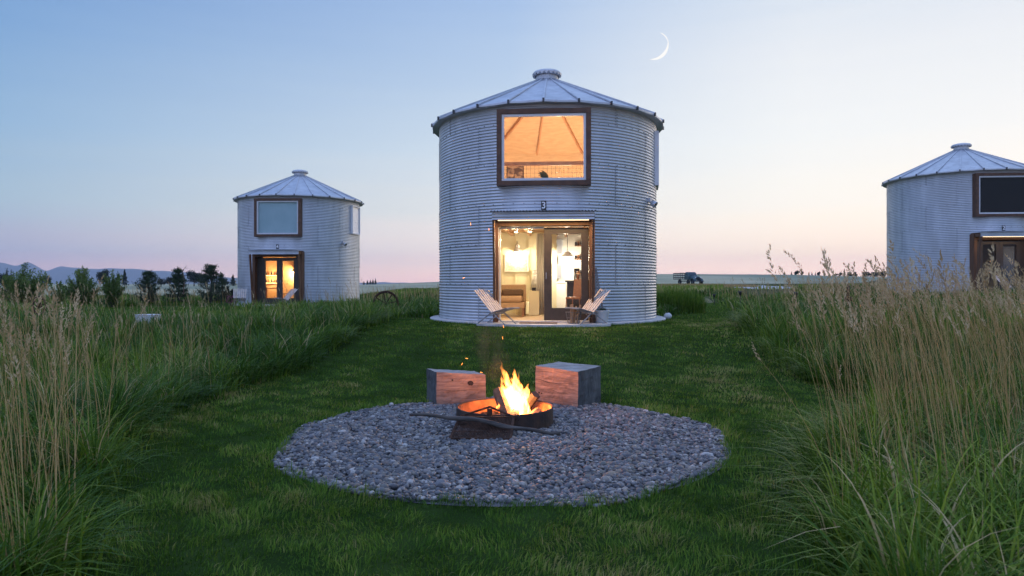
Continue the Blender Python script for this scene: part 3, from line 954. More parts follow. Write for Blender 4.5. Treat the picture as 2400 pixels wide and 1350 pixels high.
MB().box(-.035, .0, -.06, .06, .03, .27).build('column', 'appliance', cm, bevel=.005)
MB().box(-.035, .10, -.07, .07, .235, .30).build('head', 'appliance', cm, bevel=.01)
MB().lathe([(.03, .03), (.045, .06), (.04, .14), (.03, .15)], 16, (.055, 0, 0)).build('jug', 'leather', cm, smooth=True)
# dining chair
p = bin_local(b3, 1348, 700, -.8)
dc = thing('dining_chair', 'brown leather dining chair in front of the breakfast bar', 'chair'); put(dc, b3, (p.x + .02, -.85, .088), RAD(-25))
MB().box(-.19, .19, -.2, .2, .43, .48).build('seat', 'leather', dc, bevel=.015)
MB().bar((0, .19, .44), (0, .27, .92), .34, .03, up=(0, 1, 0)).build('backrest', 'leather', dc, bevel=.012)
for x_ in (-.17, .17):
    for y_ in (-.18, .18):
        MB().tube([(x_, y_, .43), (x_ * 1.1, y_ * 1.1, 0)], .014, 8).build('leg', 'furniture_wood', dc)
# wall shelves with crockery, right edge of the glass
p = bin_local(b3, 1362, 560, 1.25)
for k, py in enumerate((575, 607, 640)):
    p = bin_local(b3, 1358, py, 1.25)
    sh = thing('wall_shelf', ['top', 'middle', 'lowest'][k] + ' kitchen wall shelf with jars at the edge of the door glass', 'shelf', group='kitchen wall shelves')
    put(sh, b3, (p.x, 1.25, p.z))
    MB().box(-.13, .22, -.10, .15, -.02, 0).build('board', 'furniture_wood', sh)
    for j in range(4):
        jr = MB().lathe([(.02, .001), (.03, .005), (.03, .07 + .02 * (j % 2)), (.02, .09 + .02 * (j % 2))], 12, (-.10 + .075 * j, .0, 0))
        tag(put(jr.build('jar', 'leather' if j % 2 else 'appliance', smooth=True), b3, (p.x, 1.25, p.z)), 'small dark jar standing on a kitchen shelf in bin 3', 'jar', 'jars on the kitchen shelves')
# kitchen pendant
p = bin_local(b3, 1330, 600, .35)
kp = thing('pendant_lamp', 'glaring white pendant lamp in the kitchen of bin 3', 'lamp'); put(kp, b3, (p.x, .35, p.z))
MB().tube([(0, 0, .12), (0, 0, 2.26 - p.z)], .006, 6).build('cord', 'appliance', kp)
MB().lathe([(.03, .12), (.06, .10), (.16, -.02), (.155, -.02), (.05, .09), (.02, .11)], 24).build('lamp_shade', 'white_paint', kp, smooth=True)
MB().ball((0, 0, .0), .05, 8).build('bulb', 'bulb', kp, smooth=True)
lamp('pendant_light', (0, 0, -.08), 115, (1.0, .90, .70), .07, kp)
# doormat
mt = MB().box(-.5, .3, -3.2, -2.9, .053, .068); mt.v = [tuple(b3.matrix_basis @ Vector(v_)) for v_ in mt.v]
tag(mt.build('doormat', 'cushion_brown', bevel=.004), 'thin dark doormat on the slab before the open doorway', 'doormat')

# ---- bin 3, loft
lr = MB(); lr.bar((-1.75, -1.45, 3.72), (1.75, -1.45, 3.72), .06, .085)
rail = lr.build('loft_rail', 'pine_beam', b3)
m = MB()
for k in range(36): m.box(-1.72 + k * .098 - .0022, -1.72 + k * .098 + .0022, -1.452, -1.448, 2.45, 3.68)
for k in range(12): m.box(-1.72, 1.72, -1.4475, -1.4435, 2.50 + k * .1 - .0022, 2.50 + k * .1 + .0022)
m.build('wire_mesh', 'steel_dark', rail)
p = bin_local(b3, 1189, 424, 1.0); q = bin_local(b3, 1226, 384, 1.0)
lp = thing('loft_picture', 'dark framed landscape picture in the lower left of the upper window', 'picture'); put(lp, b3, ((p.x + q.x) / 2, 1.0, 3.1))
w_ = (q.x - p.x) / 2
MB().box(-w_, w_, 0, .02, -.65, q.z - 3.1).build('print', 'art_dark', lp)
m = MB(); m.box(-w_ - .02, -w_, -.01, .03, -.67, q.z - 3.08); m.box(w_, w_ + .02, -.01, .03, -.67, q.z - 3.08); m.box(-w_, w_, -.01, .03, q.z - 3.1, q.z - 3.08)
m.box(-w_, w_, -.01, .03, -.67, -.65)
m.build('frame', 'appliance', lp)
p = bin_local(b3, 1281, 424, -1.0)
mo = thing('monstera_plant', 'split leaf house plant low in the upper window', 'plant'); put(mo, b3, (p.x, -1.0, 2.415))
MB().lathe([(.12, 0), (.15, .28), (.13, .28)], 20).build('pot', 'upholstery', mo, smooth=True)
m = MB(); r_ = random.Random(5)
for k in range(9):
    a = r_.uniform(0, 2 * PI); top = Vector((math.cos(a) * .13 * r_.random(), math.sin(a) * .13, p.z - 2.415 + r_.uniform(-.05, .20)))
    m.tube([(0, 0, .27), top * .6 + Vector((0, 0, .1)), top], .006, 5)
    # lobed leaf
    nrmv = Vector((r_.uniform(-.4, .4), -1, r_.uniform(-.2, .4))).normalized(); u = nrmv.orthogonal().normalized(); v2 = nrmv.cross(u)
    for s in range(7):
        t = -1.2 + s * .4
        d = u * math.cos(t) + v2 * math.sin(t); e = nrmv.cross(d)
        L = .15
        m.add([top, top + d * L * .5 + e * .018, top + d * L, top + d * L * .5 - e * .018], [(0, 1, 2, 3)])
m.build('foliage', 'house_leaf', mo)
ll = thing('floor_lamp', 'warm lamp hidden below the sill of the upper window of bin 3', 'lamp'); put(ll, b3, (.35, .35, 2.415))
MB().lathe([(.12, 0), (.12, .02), (.01, .025), (.01, .45)], 16).build('stand', 'appliance', ll)
MB().lathe([(.05, .36), (.14, .52), (.135, .52), (.045, .37)], 20, closed=True).build('lamp_shade', 'curtain_cloth', ll, smooth=True)
lamp('loft_light', (0, 0, .64), 170, (1.0, .72, .46), .06, ll)

# ---- bin 4, ground floor
p = bin_local(b4, 700, 640, .3)
s4 = thing('wall_sconce', 'amber wall lamp glowing behind the right door of bin 4', 'wall lamp'); put(s4, b4, (-.42, .26, 1.55))
MB().lathe([(.03, .10), (.09, .02), (.085, .02), (.02, .10)], 16).build('lamp_shade', 'leather', s4, smooth=True)
MB().ball((0, 0, .03), .035, 8).build('bulb', 'bulb_amber', s4, smooth=True)
MB().tube([(0, 0, .1), (0, .15, .14), (0, .16, .05)], .01, 6).build('arm', 'steel_dark', s4)
lamp('sconce_light', (0, -.02, -.08), 75, (1.0, .60, .22), .05, s4)
m = MB(); m.box(-2.3, 2.3, .45, .5, .087, 2.268); m.build('partition_wall', 'pine_board', b4)
m = MB(); m.box(-1.02, -.98, -.05, .44, .087, 2.268); m.build('dividing_wall', 'pine_board', b4)
for k, z in enumerate((1.02, 1.38)):
    sh = thing('wall_shelf', ('lower' if k == 0 else 'upper') + ' shelf with bottles behind the left door of bin 4', 'shelf', group='shelves in bin 4')
    put(sh, b4, (-1.44, .36, z))
    MB().box(-.42, .30, -.10, .08, -.03, 0).build('board', 'white_wall', sh)
    MB().box(-.30, .28, -.115, -.103, -.02, .0).build('light_strip', 'bulb_amber', sh)
    lamp('shelf_light', (0, -.25, .05), 16, (1.0, .58, .22), .05, sh)
    for j in range(5):
        jr = MB().lathe([(.03, .001), (.035, .01), (.035, .10), (.012, .15), (.012, .20)], 10, (-.34 + .13 * j, 0, 0))
        tag(put(jr.build('bottle', 'leather' if j % 2 else 'appliance', smooth=True), b4, (-1.44, .36, z)), 'dark bottle on a shelf inside bin 4', 'bottle', 'bottles on the shelves of bin 4')
bd = thing('table', 'wooden table behind the left door of bin 4', 'table'); put(bd, b4, (-1.15, -.5, .088))
MB().box(-.42, .42, -.3, .3, .66, .71).build('top', 'furniture_wood', bd)
for x_ in (-.36, .36):
    for y_ in (-.25, .25): MB().box(x_ - .025, x_ + .025, y_ - .025, y_ + .025, 0, .66).build('leg', 'furniture_wood', bd)
st = thing('stool', 'small pale stool behind the right door of bin 4', 'stool'); put(st, b4, (-.35, -.9, .088))
MB().box(-.15, .15, -.15, .15, .42, .46).build('seat', 'upholstery', st)
for x_ in (-.12, .12):
    for y_ in (-.12, .12): MB().box(x_ - .015, x_ + .015, y_ - .015, y_ + .015, 0, .42).build('leg', 'upholstery', st)
# ---- bin 2: a pale curtain behind the dark doors
cc = MB(); vs = []
for i in range(31):
    for z in (.3, 1.9): vs.append((i / 30 * .55, .03 * math.sin(i * 1.3), z))
cc.add(vs, [(2 * i, 2 * i + 2, 2 * i + 3, 2 * i + 1) for i in range(30)])
c2o = cc.build('curtain', 'grey_cloth', smooth=True); c2o.modifiers.new('thick', 'SOLIDIFY').thickness = .006
tag(c2o, 'pale grey curtain behind the door glass of bin 2', 'curtain'); put(c2o, b2, (.08, -2.40, 0))

# ------------------------------------------------------------------ lounge chairs (crossed slat chairs)
def make_chair(label, material='teak', gap=False):
    """front is -y; back slats run on into the front legs, seat slats into the rear legs"""
    t = thing('slat_chair', label, 'chair', group='crossed slat lounge chairs')
    n = 7; W_ = .50
    back = MB(); seat = MB()
    for k in range(n):
        f = -1 + 2 * k / (n - 1)
        x = f * W_ / 2
        if k % 2 == 0:      # back slats
            xt = x * 1.12
            back.bar((xt, .50, .82 + .03 * (1 - f * f)), (x, -.03, .26), .060, .016, up=(0, 1, .6))
        else:
            back.bar((x * 1.1, .495, .80 + .03 * (1 - f * f)), (x, -.03, .27), .060, .016, up=(0, 1, .6))
        seat.bar((x, -.44, .40), (x, .06, .265), .060, .016)
    back.build('backrest', material, t, bevel=.003); seat.build('seat', material + '_grey' if material == 'teak' else material, t, bevel=.003)
    for y_, z_, w_ in ((-.445, .385, .045), (.02, .245, .03), (.36, .655, .03)):
        MB().bar((-.27, y_, z_), (.27, y_, z_), w_, .03).build('crossbar', 'teak_grey', t, bevel=.003)
    for s in (-1, 1):
        MB().bar((s * .235, -.01, .275), (s * .245, -.38, .0), .035, .022, up=(0, 1, .6)).build('leg', 'teak_grey', t, bevel=.002)
        MB().bar((s * .205, .04, .275), (s * .205, .46, .0), .035, .022).build('leg', 'teak_grey', t, bevel=.002)
    return t
ch = make_chair('left slatted wooden lounge chair by the open doorway of bin 3')
ch.scale = (.86,) * 3; ch.location = (-.30, 14.36, .054); ch.rotation_euler = (0, 0, RAD(56))
for (x, y, z, rz, lab) in ((1.58, 14.40, .054, -60, 'slatted wooden lounge chair beside the white planter at bin 3'),
                           (-11.55, 28.95, -.066, 20, 'slatted wooden lounge chair left of the porch of bin 4'),
                           (-9.55, 28.75, -.066, -42, 'slatted wooden lounge chair right of the doors of bin 4'),
                           (18.35, 25.15, .454, 30, 'pale slatted lounge chair behind seed heads at bin 2')):
    c = copy_tree(ch); c.location = (x, y, z); c.rotation_euler = (0, 0, RAD(rz)); c['label'] = lab

# planter, basket, leaning boards
pt = thing('planter', 'white pot planter with low greenery beside the right chair of bin 3', 'planter', (1.93, 14.72, .054))
MB().lathe([(.12, 0), (.13, .01), (.175, .25), (.185, .27), (.17, .27), (.15, .22), (0, .22)], 28).build('pot', 'pot_white', pt, smooth=True)
m = leafy(MB(), (0, 0, .22), 40, .17, .03, (25, 85), 9); leafy(m, (.06, .03, .22), 30, .14, .03, (10, 80), 12)
m.build('foliage', 'house_leaf', pt)
bk = thing('firewood_basket', 'wire basket of split kindling before the glass door of bin 3', 'basket', (1.30, 14.42, .054))
m = MB()
for k in range(14):
    a = 2 * PI * k / 14
    m.tube([(.12 * math.cos(a), .12 * math.sin(a), 0), (.17 * math.cos(a), .17 * math.sin(a), .24)], .004, 5)
for r, z in ((.12, .005), (.145, .12), (.17, .24)):
    m.tube([(r * math.cos(2 * PI * k / 24), r * math.sin(2 * PI * k / 24), z) for k in range(25)], .005, 5)
m.build('wire_cage', 'basket_wire', bk)
r_ = random.Random(4)
for k in range(11):
    a = r_.uniform(0, 2 * PI); q = r_.uniform(.02, .09)
    st_ = MB().bar((q * math.cos(a), q * math.sin(a), .01), (1.7 * q * math.cos(a) + .02, 1.7 * q * math.sin(a), r_.uniform(.28, .42)), .035, .03)
    st_.v = [tuple(Vector(v_) + bk.location) for v_ in st_.v]
    tag(st_.build('kindling_stick', 'log_face'), 'split kindling stick standing in the wire basket', 'firewood', 'kindling in the basket')
def board(base, top, lab):
    m = MB()
    b, t = Vector(base), Vector(top)
    s = Vector((.035, 0, 0))
    m.bar(b - s, t - s * .8, .045, .018, up=(0, 1, .1)); m.bar(b + s, t + s * .8, .045, .018, up=(0, 1, .1))
    o = tag(m.build('leaning_board', 'teak_grey', bevel=.002), lab, 'board')
    d = MB(); d.bar(b * .75 + t * .25 - s * 2.0, b * .75 + t * .25 + s * 2.0, .02, .05, up=(0, 1, 0)); d.bar(b * .2 + t * .8 - s * 1.8, b * .2 + t * .8 + s * 1.8, .02, .05, up=(0, 1, 0))
    d.build('cleat', 'teak_grey', o)
    return o
board((1.98, 14.86, .05), (1.80, 14.92, 1.24), 'weathered grey plank pair leaning on the wall of bin 3 behind the planter')
board((-8.95, 29.55, -.12), (-9.12, 29.75, 1.20), 'weathered grey plank pair leaning on the wall of bin 4')
wr = MB().ball((0, 0, 0), .10, 8, (1.0, .9, .85), .06).build('white_stone', 'white_rock', smooth=True)
tag(wr, 'round white stone on the lawn right of bin 3', 'stone'); wr.location = (3.95, 17.3, gz(3.95, 17.3) + .07)

# ------------------------------------------------------------------ fire pit
GZ = -.38
ring = thing('fire_ring', 'round rusty steel fire ring on the pebbles', 'fire ring', (-.066, 6.25, GZ))
MB().lathe([(.443, -.01), (.443, .168), (.436, .172), (.430, .168), (.430, .03), (0, .03), (0, -.01)], 72).build('steel_ring', 'rust_ring', ring, smooth=False)
MB().lathe([(.4285, .16), (.4285, .03), (.4255, .03), (.4255, .16)], 72, closed=True).build('inner_wall', 'rust_inner_glow', ring)
m = MB()
for k in range(160):
    a = random.uniform(0, 2 * PI); q = .41 * math.sqrt(random.random())
    m.ball((q * math.cos(a), q * math.sin(a), .035), random.uniform(.012, .034), 4, (1, 1, .6), .3)
m.build('ash_bed', 'char', ring)
def prism_log(p, q, r, lab, mat_='log_bark', tw=0.3, seed=1):
    rr = random.Random(seed)
    p, q = Vector(p), Vector(q)
    d = (q - p).normalized(); a = d.orthogonal().normalized(); b = d.cross(a)
    prof = [(math.cos(t + tw) * r * rr.uniform(.8, 1.1), math.sin(t + tw) * r * rr.uniform(.75, 1.05)) for t in (0, .8, 1.7, 2.6, 3.6, 4.4, 5.3)]
    m = MB(); vs = []; n = len(prof); S = 6
    for i in range(S + 1):
        c = p + (q - p) * i / S
        for u, v in prof:
            j = 1 + rr.uniform(-.06, .06)
            vs.append(c + a * u * j + b * v * j)
    fs = [(i * n + k, i * n + (k + 1) % n, (i + 1) * n + (k + 1) % n, (i + 1) * n + k) for i in range(S) for k in range(n)]
    m.add(vs, fs)
    o = m.build('firewood_log', mat_)
    tag(o, lab, 'log', 'logs in the fire')
    e = MB(); e.add([vs[S * n + k] + d * .001 for k in range(n)], [tuple(range(n))]); e.add([vs[k] - d * .001 for k in range(n)], [tuple(reversed(range(n)))])
    e.build('cut_end', 'log_face' if mat_ == 'log_bark' else 'char', o)
    return o
FX, FY = .02, 6.27
prism_log((-.02, 6.12, GZ + .05), (-.12, 6.33, GZ + .30), .062, 'thick split log propped upright left of the flames', 'log_bark', .3, 2)
prism_log((.10, 6.50, GZ + .06), (.22, 6.40, GZ + .25), .05, 'charred log end leaning behind the flames on the right', 'char', .1, 3)
prism_log((-.14, 6.10, GZ + .065), (.20, 6.16, GZ + .075), .045, 'log lying across the front of the ash bed', 'log_bark', .8, 4)
prism_log((.00, 6.06, GZ + .09), (.06, 6.42, GZ + .14), .042, 'log lying lengthwise under the flames', 'char', .5, 5)
prism_log((.14, 6.08, GZ + .06), (.24, 6.34, GZ + .10), .045, 'log lying at the right edge of the fire', 'log_bark', .2, 6)

# flames: glowing gas inside tapering tongues
fm = bpy.data.materials.new('flame'); fm.use_nodes = True
t = fm.node_tree; t.nodes.clear()
vo = t.nodes.new('ShaderNodeEmission'); vo.inputs[0].default_value = (1.0, .30, .055, 1)
tcn = t.nodes.new('ShaderNodeTexCoord'); mpn = t.nodes.new('ShaderNodeMapping'); mpn.inputs['Scale'].default_value = (26, 26, 8)
t.links.new(tcn.outputs['Object'], mpn.inputs[0])
nz_ = t.nodes.new('ShaderNodeTexNoise'); nz_.inputs['Scale'].default_value = 1.0; nz_.inputs['Detail'].default_value = 3; nz_.inputs['Distortion'].default_value = 1.2
t.links.new(mpn.outputs[0], nz_.inputs['Vector'])
sx = t.nodes.new('ShaderNodeSeparateXYZ'); t.links.new(tcn.outputs['Object'], sx.inputs[0])
hr = t.nodes.new('ShaderNodeMapRange'); hr.inputs['From Min'].default_value = .05; hr.inputs['From Max'].default_value = .55
hr.inputs['To Min'].default_value = 420; hr.inputs['To Max'].default_value = 80
t.links.new(sx.outputs[2], hr.inputs['Value'])
nr = t.nodes.new('ShaderNodeMapRange'); nr.inputs['From Min'].default_value = .36; nr.inputs['From Max'].default_value = .66
nr.inputs['To Min'].default_value = .0; nr.inputs['To Max'].default_value = 1.1
t.links.new(nz_.outputs['Fac'], nr.inputs['Value'])
mu = t.nodes.new('ShaderNodeMath'); mu.operation = 'MULTIPLY'
t.links.new(hr.outputs[0], mu.inputs[0]); t.links.new(nr.outputs[0], mu.inputs[1]); t.links.new(mu.outputs[0], vo.inputs[1])
o_ = t.nodes.new('ShaderNodeOutputMaterial'); t.links.new(vo.outputs[0], o_.inputs['Volume'])
MATS['flame'] = fm
fl = thing('campfire_flame', 'bright yellow flames rising from the logs in the fire ring', 'fire', (FX, FY, GZ))
tongues = [  # base x,y,z  tip x,z  width  lean curve
    (-.02, 0, .06, -.085, .60, .050, .05), (.00, .02, .06, -.03, .50, .075, -.03), (.02, -.02, .06, .02, .43, .074, .03),
    (.05, .02, .07, .115, .385, .060, -.03), (-.06, .0, .08, -.085, .46, .040, .03), (.08, .03, .06, .125, .25, .035, .02),
    (-.12, -.08, .05, -.135, .21, .030, .015), (.08, -.10, .05, .10, .17, .030, .02), (.15, -.04, .05, .16, .14, .018, -.01),
    (.02, -.12, .06, .0, .20, .035, -.02), (.05, .0, .06, .075, .47, .045, .03),
    (-.05, .03, .10, -.115, .40, .022, -.03), (-.04, -.02, .1, -.07, .53, .022, .04), (.07, .02, .1, .135, .33, .020, .03), (-.02, .03, .06, -.02, .37, .08, .02), (.01, .03, .06, .03, .34, .08, -.02)]
for k, (bx, by, bz, tx, tz, w_, cv) in enumerate(tongues):
    pts = []; rad = []
    S = 16
    for i in range(S + 1):
        u = i / S
        x = bx + (tx - bx) * u + cv * math.sin(u * PI * 1.6) + .012 * math.sin(u * 9 + k)
        pts.append((x, by + .02 * math.sin(u * 5 + k * 2), bz + (tz - bz) * u))
        rad.append(max(.0015, w_ * (.35 + 1.9 * u) * (1 - u) ** 1.15 * (1 + .13 * math.sin(u * 14 + k * 1.7)) * 1.18))
    m = MB().tube(pts, rad, 18)
    m.v = [(x + .007 * math.sin(47 * z + 31 * y + k * 2) + .004 * math.sin(95 * z + 70 * x), y + .006 * math.sin(52 * z + 37 * x + k), z + .012 * math.sin(60 * x + 23 * y + k) * min(1, z * 3)) for x, y, z in m.v]
    m.build('flame_tongue', 'flame', fl, smooth=True)
lamp('flame_light', (.03, -.02, .24), 40, (1.0, .36, .13), .09, fl)

sm_ = bpy.data.materials.new('smoke'); sm_.use_nodes = True
t = sm_.node_tree; t.nodes.clear()
pv = t.nodes.new('ShaderNodeVolumePrincipled'); pv.inputs['Color'].default_value = (.8, .78, .76, 1)
tcn = t.nodes.new('ShaderNodeTexCoord'); mpn = t.nodes.new('ShaderNodeMapping'); mpn.inputs['Scale'].default_value = (5, 5, 2.2)
t.links.new(tcn.outputs['Object'], mpn.inputs[0])
n1 = t.nodes.new('ShaderNodeTexNoise'); n1.inputs['Scale'].default_value = 1.6; n1.inputs['Detail'].default_value = 3; n1.inputs['Distortion'].default_value = 1.0
t.links.new(mpn.outputs[0], n1.inputs['Vector'])
r1 = t.nodes.new('ShaderNodeMapRange'); r1.inputs['From Min'].default_value = .46; r1.inputs['From Max'].default_value = .75; r1.inputs['To Max'].default_value = .34
t.links.new(n1.outputs['Fac'], r1.inputs['Value']); t.links.new(r1.outputs[0], pv.inputs['Density'])
o_ = t.nodes.new('ShaderNodeOutputMaterial'); t.links.new(pv.outputs[0], o_.inputs['Volume'])
MATS['smoke'] = sm_
smo = MB().tube([(0, 0, .20), (-.08, .03, .40), (-.16, .06, .65), (-.2, .08, .85), (-.22, .1, 1.02)], [.05, .13, .18, .16, .02], 20).build('smoke', 'smoke', smooth=True)
smo.location = (FX - .06, FY + .05, GZ); kind(smo, 'stuff')

# grate flipped out over the front of the ring
gr = thing('cooking_grate', 'rusty hinged cooking grate tipped over the front rim of the fire ring', 'grate', (0, 0, 0))
A, B, Cc, D = Vector((-.50, 5.52, GZ + .035)), Vector((-.012, 5.50, GZ + .035)), Vector((.012, 5.775, GZ + .155)), Vector((-.44, 5.79, GZ + .155))
m = MB()
for p, q in ((A, B), (B, Cc), (Cc, D), (D, A)): m.bar(p, q, .022, .022)
m.build('frame', 'iron', gr, bevel=.002)
m = MB()
for k in range(1, 40):
    f_ = k / 40
    m.tube([A.lerp(B, f_) + Vector((0, 0, .004)), D.lerp(Cc, f_) + Vector((0, 0, .004))], .0042, 6)
for f_ in (.33, .66): m.tube([A.lerp(D, f_), B.lerp(Cc, f_)], .0045, 6)
m.build('bars', 'iron', gr)
m = MB()
pk = Vector((-.19, 5.90, GZ + .225))
m.tube([D + Vector((0, 0, .01)), pk], .009, 8); m.tube([Cc + Vector((0, 0, .01)), pk], .009, 8)
m.box(pk.x - .022, pk.x + .022, pk.y - .1, pk.y - .075, GZ + .13, GZ + .225)
m.build('handle', 'iron', gr)
m = MB()
for q in (D, Cc):
    m.tube([q + Vector((.0, -.02 * math.cos(k), .02 * math.sin(k))) + Vector((.004 * k, 0, 0)) for k in range(0, 13)], .004, 5)
m.build('hinge_spring', 'iron', gr)
# driftwood branch
pts = []; rad = []
for i in range(29):
    u = i / 28
    p = Vector((-.86, 5.72, GZ + .19)).lerp(Vector((.40, 5.62, GZ + .06)), u)
    p += Vector((0, .018 * math.sin(u * 7), .022 * math.sin(u * 4.2) + .008 * math.sin(u * 17)))
    if u > .92: p.z += (u - .92) * .25
    pts.append(p); rad.append(.005 + .0145 * math.sin(PI * min(1, .08 + u * .86)) ** .8 * (1 + .12 * math.sin(u * 23)) + (.008 if u > .93 else 0))
br = MB().tube(pts, rad, 12).build('dead_branch', 'branch_bark', smooth=True)
tag(br, 'long knotty grey branch lying across the cooking grate', 'branch')

# timber seats
def hexblock(name, base, tops, label, kn):
    """base: four ground points A (front left) B (front right) D (back right) C (back left); tops: heights"""
    root = thing(name, label, 'wood block', (base[0][0], base[0][1], GZ))
    o = Vector((base[0][0], base[0][1], 0))
    P0 = [Vector((x, y, .005)) - o for x, y in base]
    P1 = [Vector((x, y, h)) - o for (x, y), h in zip(base, tops)]
    def face(quad, nm, material, nu=22, nv=14, amp=.004):
        a, b, c, d = quad
        nrm_ = (b - a).cross(d - a).normalized()
        vs = []
        for j in range(nv + 1):
            for i in range(nu + 1):
                u, v = i / nu, j / nv
                p = a.lerp(b, u).lerp(d.lerp(c, u), v)
                q = (p + o) * 1.0
                wob = Vector((math.sin(q.y * 31 + q.z * 17) + .7 * math.sin(q.z * 63 + q.x * 9), math.sin(q.x * 29 + q.z * 23) + .7 * math.sin(q.z * 57 + q.y * 13), math.sin(q.x * 33 + q.y * 21) + .7 * math.sin(q.x * 71 - q.y * 40))) * .0017
                p = p + wob
                e = min(u, 1 - u, v, 1 - v)
                if e > 0:
                    p = p + nrm_ * random.uniform(-amp, amp) * min(1, e * 8)
                vs.append(p)
        w = nu + 1
        return MB().add(vs, [(j * w + i, j * w + i + 1, (j + 1) * w + i + 1, (j + 1) * w + i) for j in range(nv) for i in range(nu)]).build(nm, material, root)
    face((P0[0], P0[1], P1[1], P1[0]), 'front_face', 'timber')
    face((P0[1], P0[2], P1[2], P1[1]), 'sawn_end', 'timber_end')
    face((P0[2], P0[3], P1[3], P1[2]), 'rear_face', 'timber')
    face((P0[3], P0[0], P1[0], P1[3]), 'sawn_end', 'timber_end')
    face((P1[0], P1[1], P1[2], P1[3]), 'top', 'timber_weathered', 22, 18, .003)
    # checks (splits) in the front face and knots
    a, b, c, d = P0[0], P0[1], P1[1], P1[0]
    nrm_ = (b - a).cross(d - a).normalized()
    def on(u, v, out=.003): return a.lerp(b, u).lerp(d.lerp(c, u), v) + nrm_ * out
    m = MB()
    for (u0, v0, u1, v1, wv) in kn['splits']:
        up = []; lo = []
        for i in range(17):
            u = i / 16
            q = u0 + (u1 - u0) * u; v = v0 + (v1 - v0) * u + .012 * math.sin(u * 9 + u0 * 20)
            hw = wv * math.sin(PI * min(1, max(0, u))) ** .6 + .0008
            up.append(on(q, v + hw, .009)); lo.append(on(q, v - hw, .009))
        k = len(m.v)
        m.add(up + lo, [(i + 17, i + 18, i + 1, i) for i in range(16)])
    m.build('drying_crack', 'crack', root)
    m = MB()
    for (u, v, r) in kn['knots']:
        cpt = on(u, v, .0095); ux = (b - a).normalized(); uz = (d - a).normalized()
        n = 20
        m.add([cpt] + [cpt + (ux * math.cos(2 * PI * i / n) * 1.25 + uz * math.sin(2 * PI * i / n)) * r * random.uniform(.88, 1.08) for i in range(n)], [(0, 1 + i, 1 + (i + 1) % n) for i in range(n)])
    if kn['knots']: m.build('knot', 'crack', root)
    return root
hexblock('timber_block', [(-.793, 7.17), (-.28, 7.25), (-.42, 7.56), (-.935, 7.48)], (.358, .322, .318, .356),
         'reddish timber block seat with a round knot, left behind the fire', {'splits': [(.0, .47, .62, .45, .006), (.3, .8, .55, .82, .003), (.55, .2, .9, .23, .003), (.1, .14, .35, .12, .003)], 'knots': [(.69, .70, .026), (.32, .78, .009)]})
hexblock('timber_block', [(.252, 7.32), (.676, 6.98), (.952, 7.32), (.528, 7.66)], (.408, .386, .404, .410),
         'taller cracked timber block seat, right behind the fire', {'splits': [(.01, .66, .60, .58, .006), (.30, .42, .78, .36, .004), (.5, .62, .98, .66, .003), (.1, .2, .5, .22, .003)], 'knots': [(.10, .30, .010), (.16, .29, .008)]})

# sparks
for k, (px, py, a) in enumerate(((1103, 525, 85), (1146, 538, 88), (1087, 651, -20), (1178, 792, 88), (1094, 840, 6), (1083, 853, -60), (1180, 765, 80), (1128, 873, 15))):
    m = MB().ball((0, 0, 0), 1, 5, (.013, .0016, .0016))
    s_ = tag(m.build('spark', 'ember'), 'tiny glowing orange spark drifting above the fire', 'spark', 'sparks above the fire')
    s_.location = at(px, py, 6.1 + .08 * (k % 3)); s_.rotation_euler = (0, RAD(a), 0)

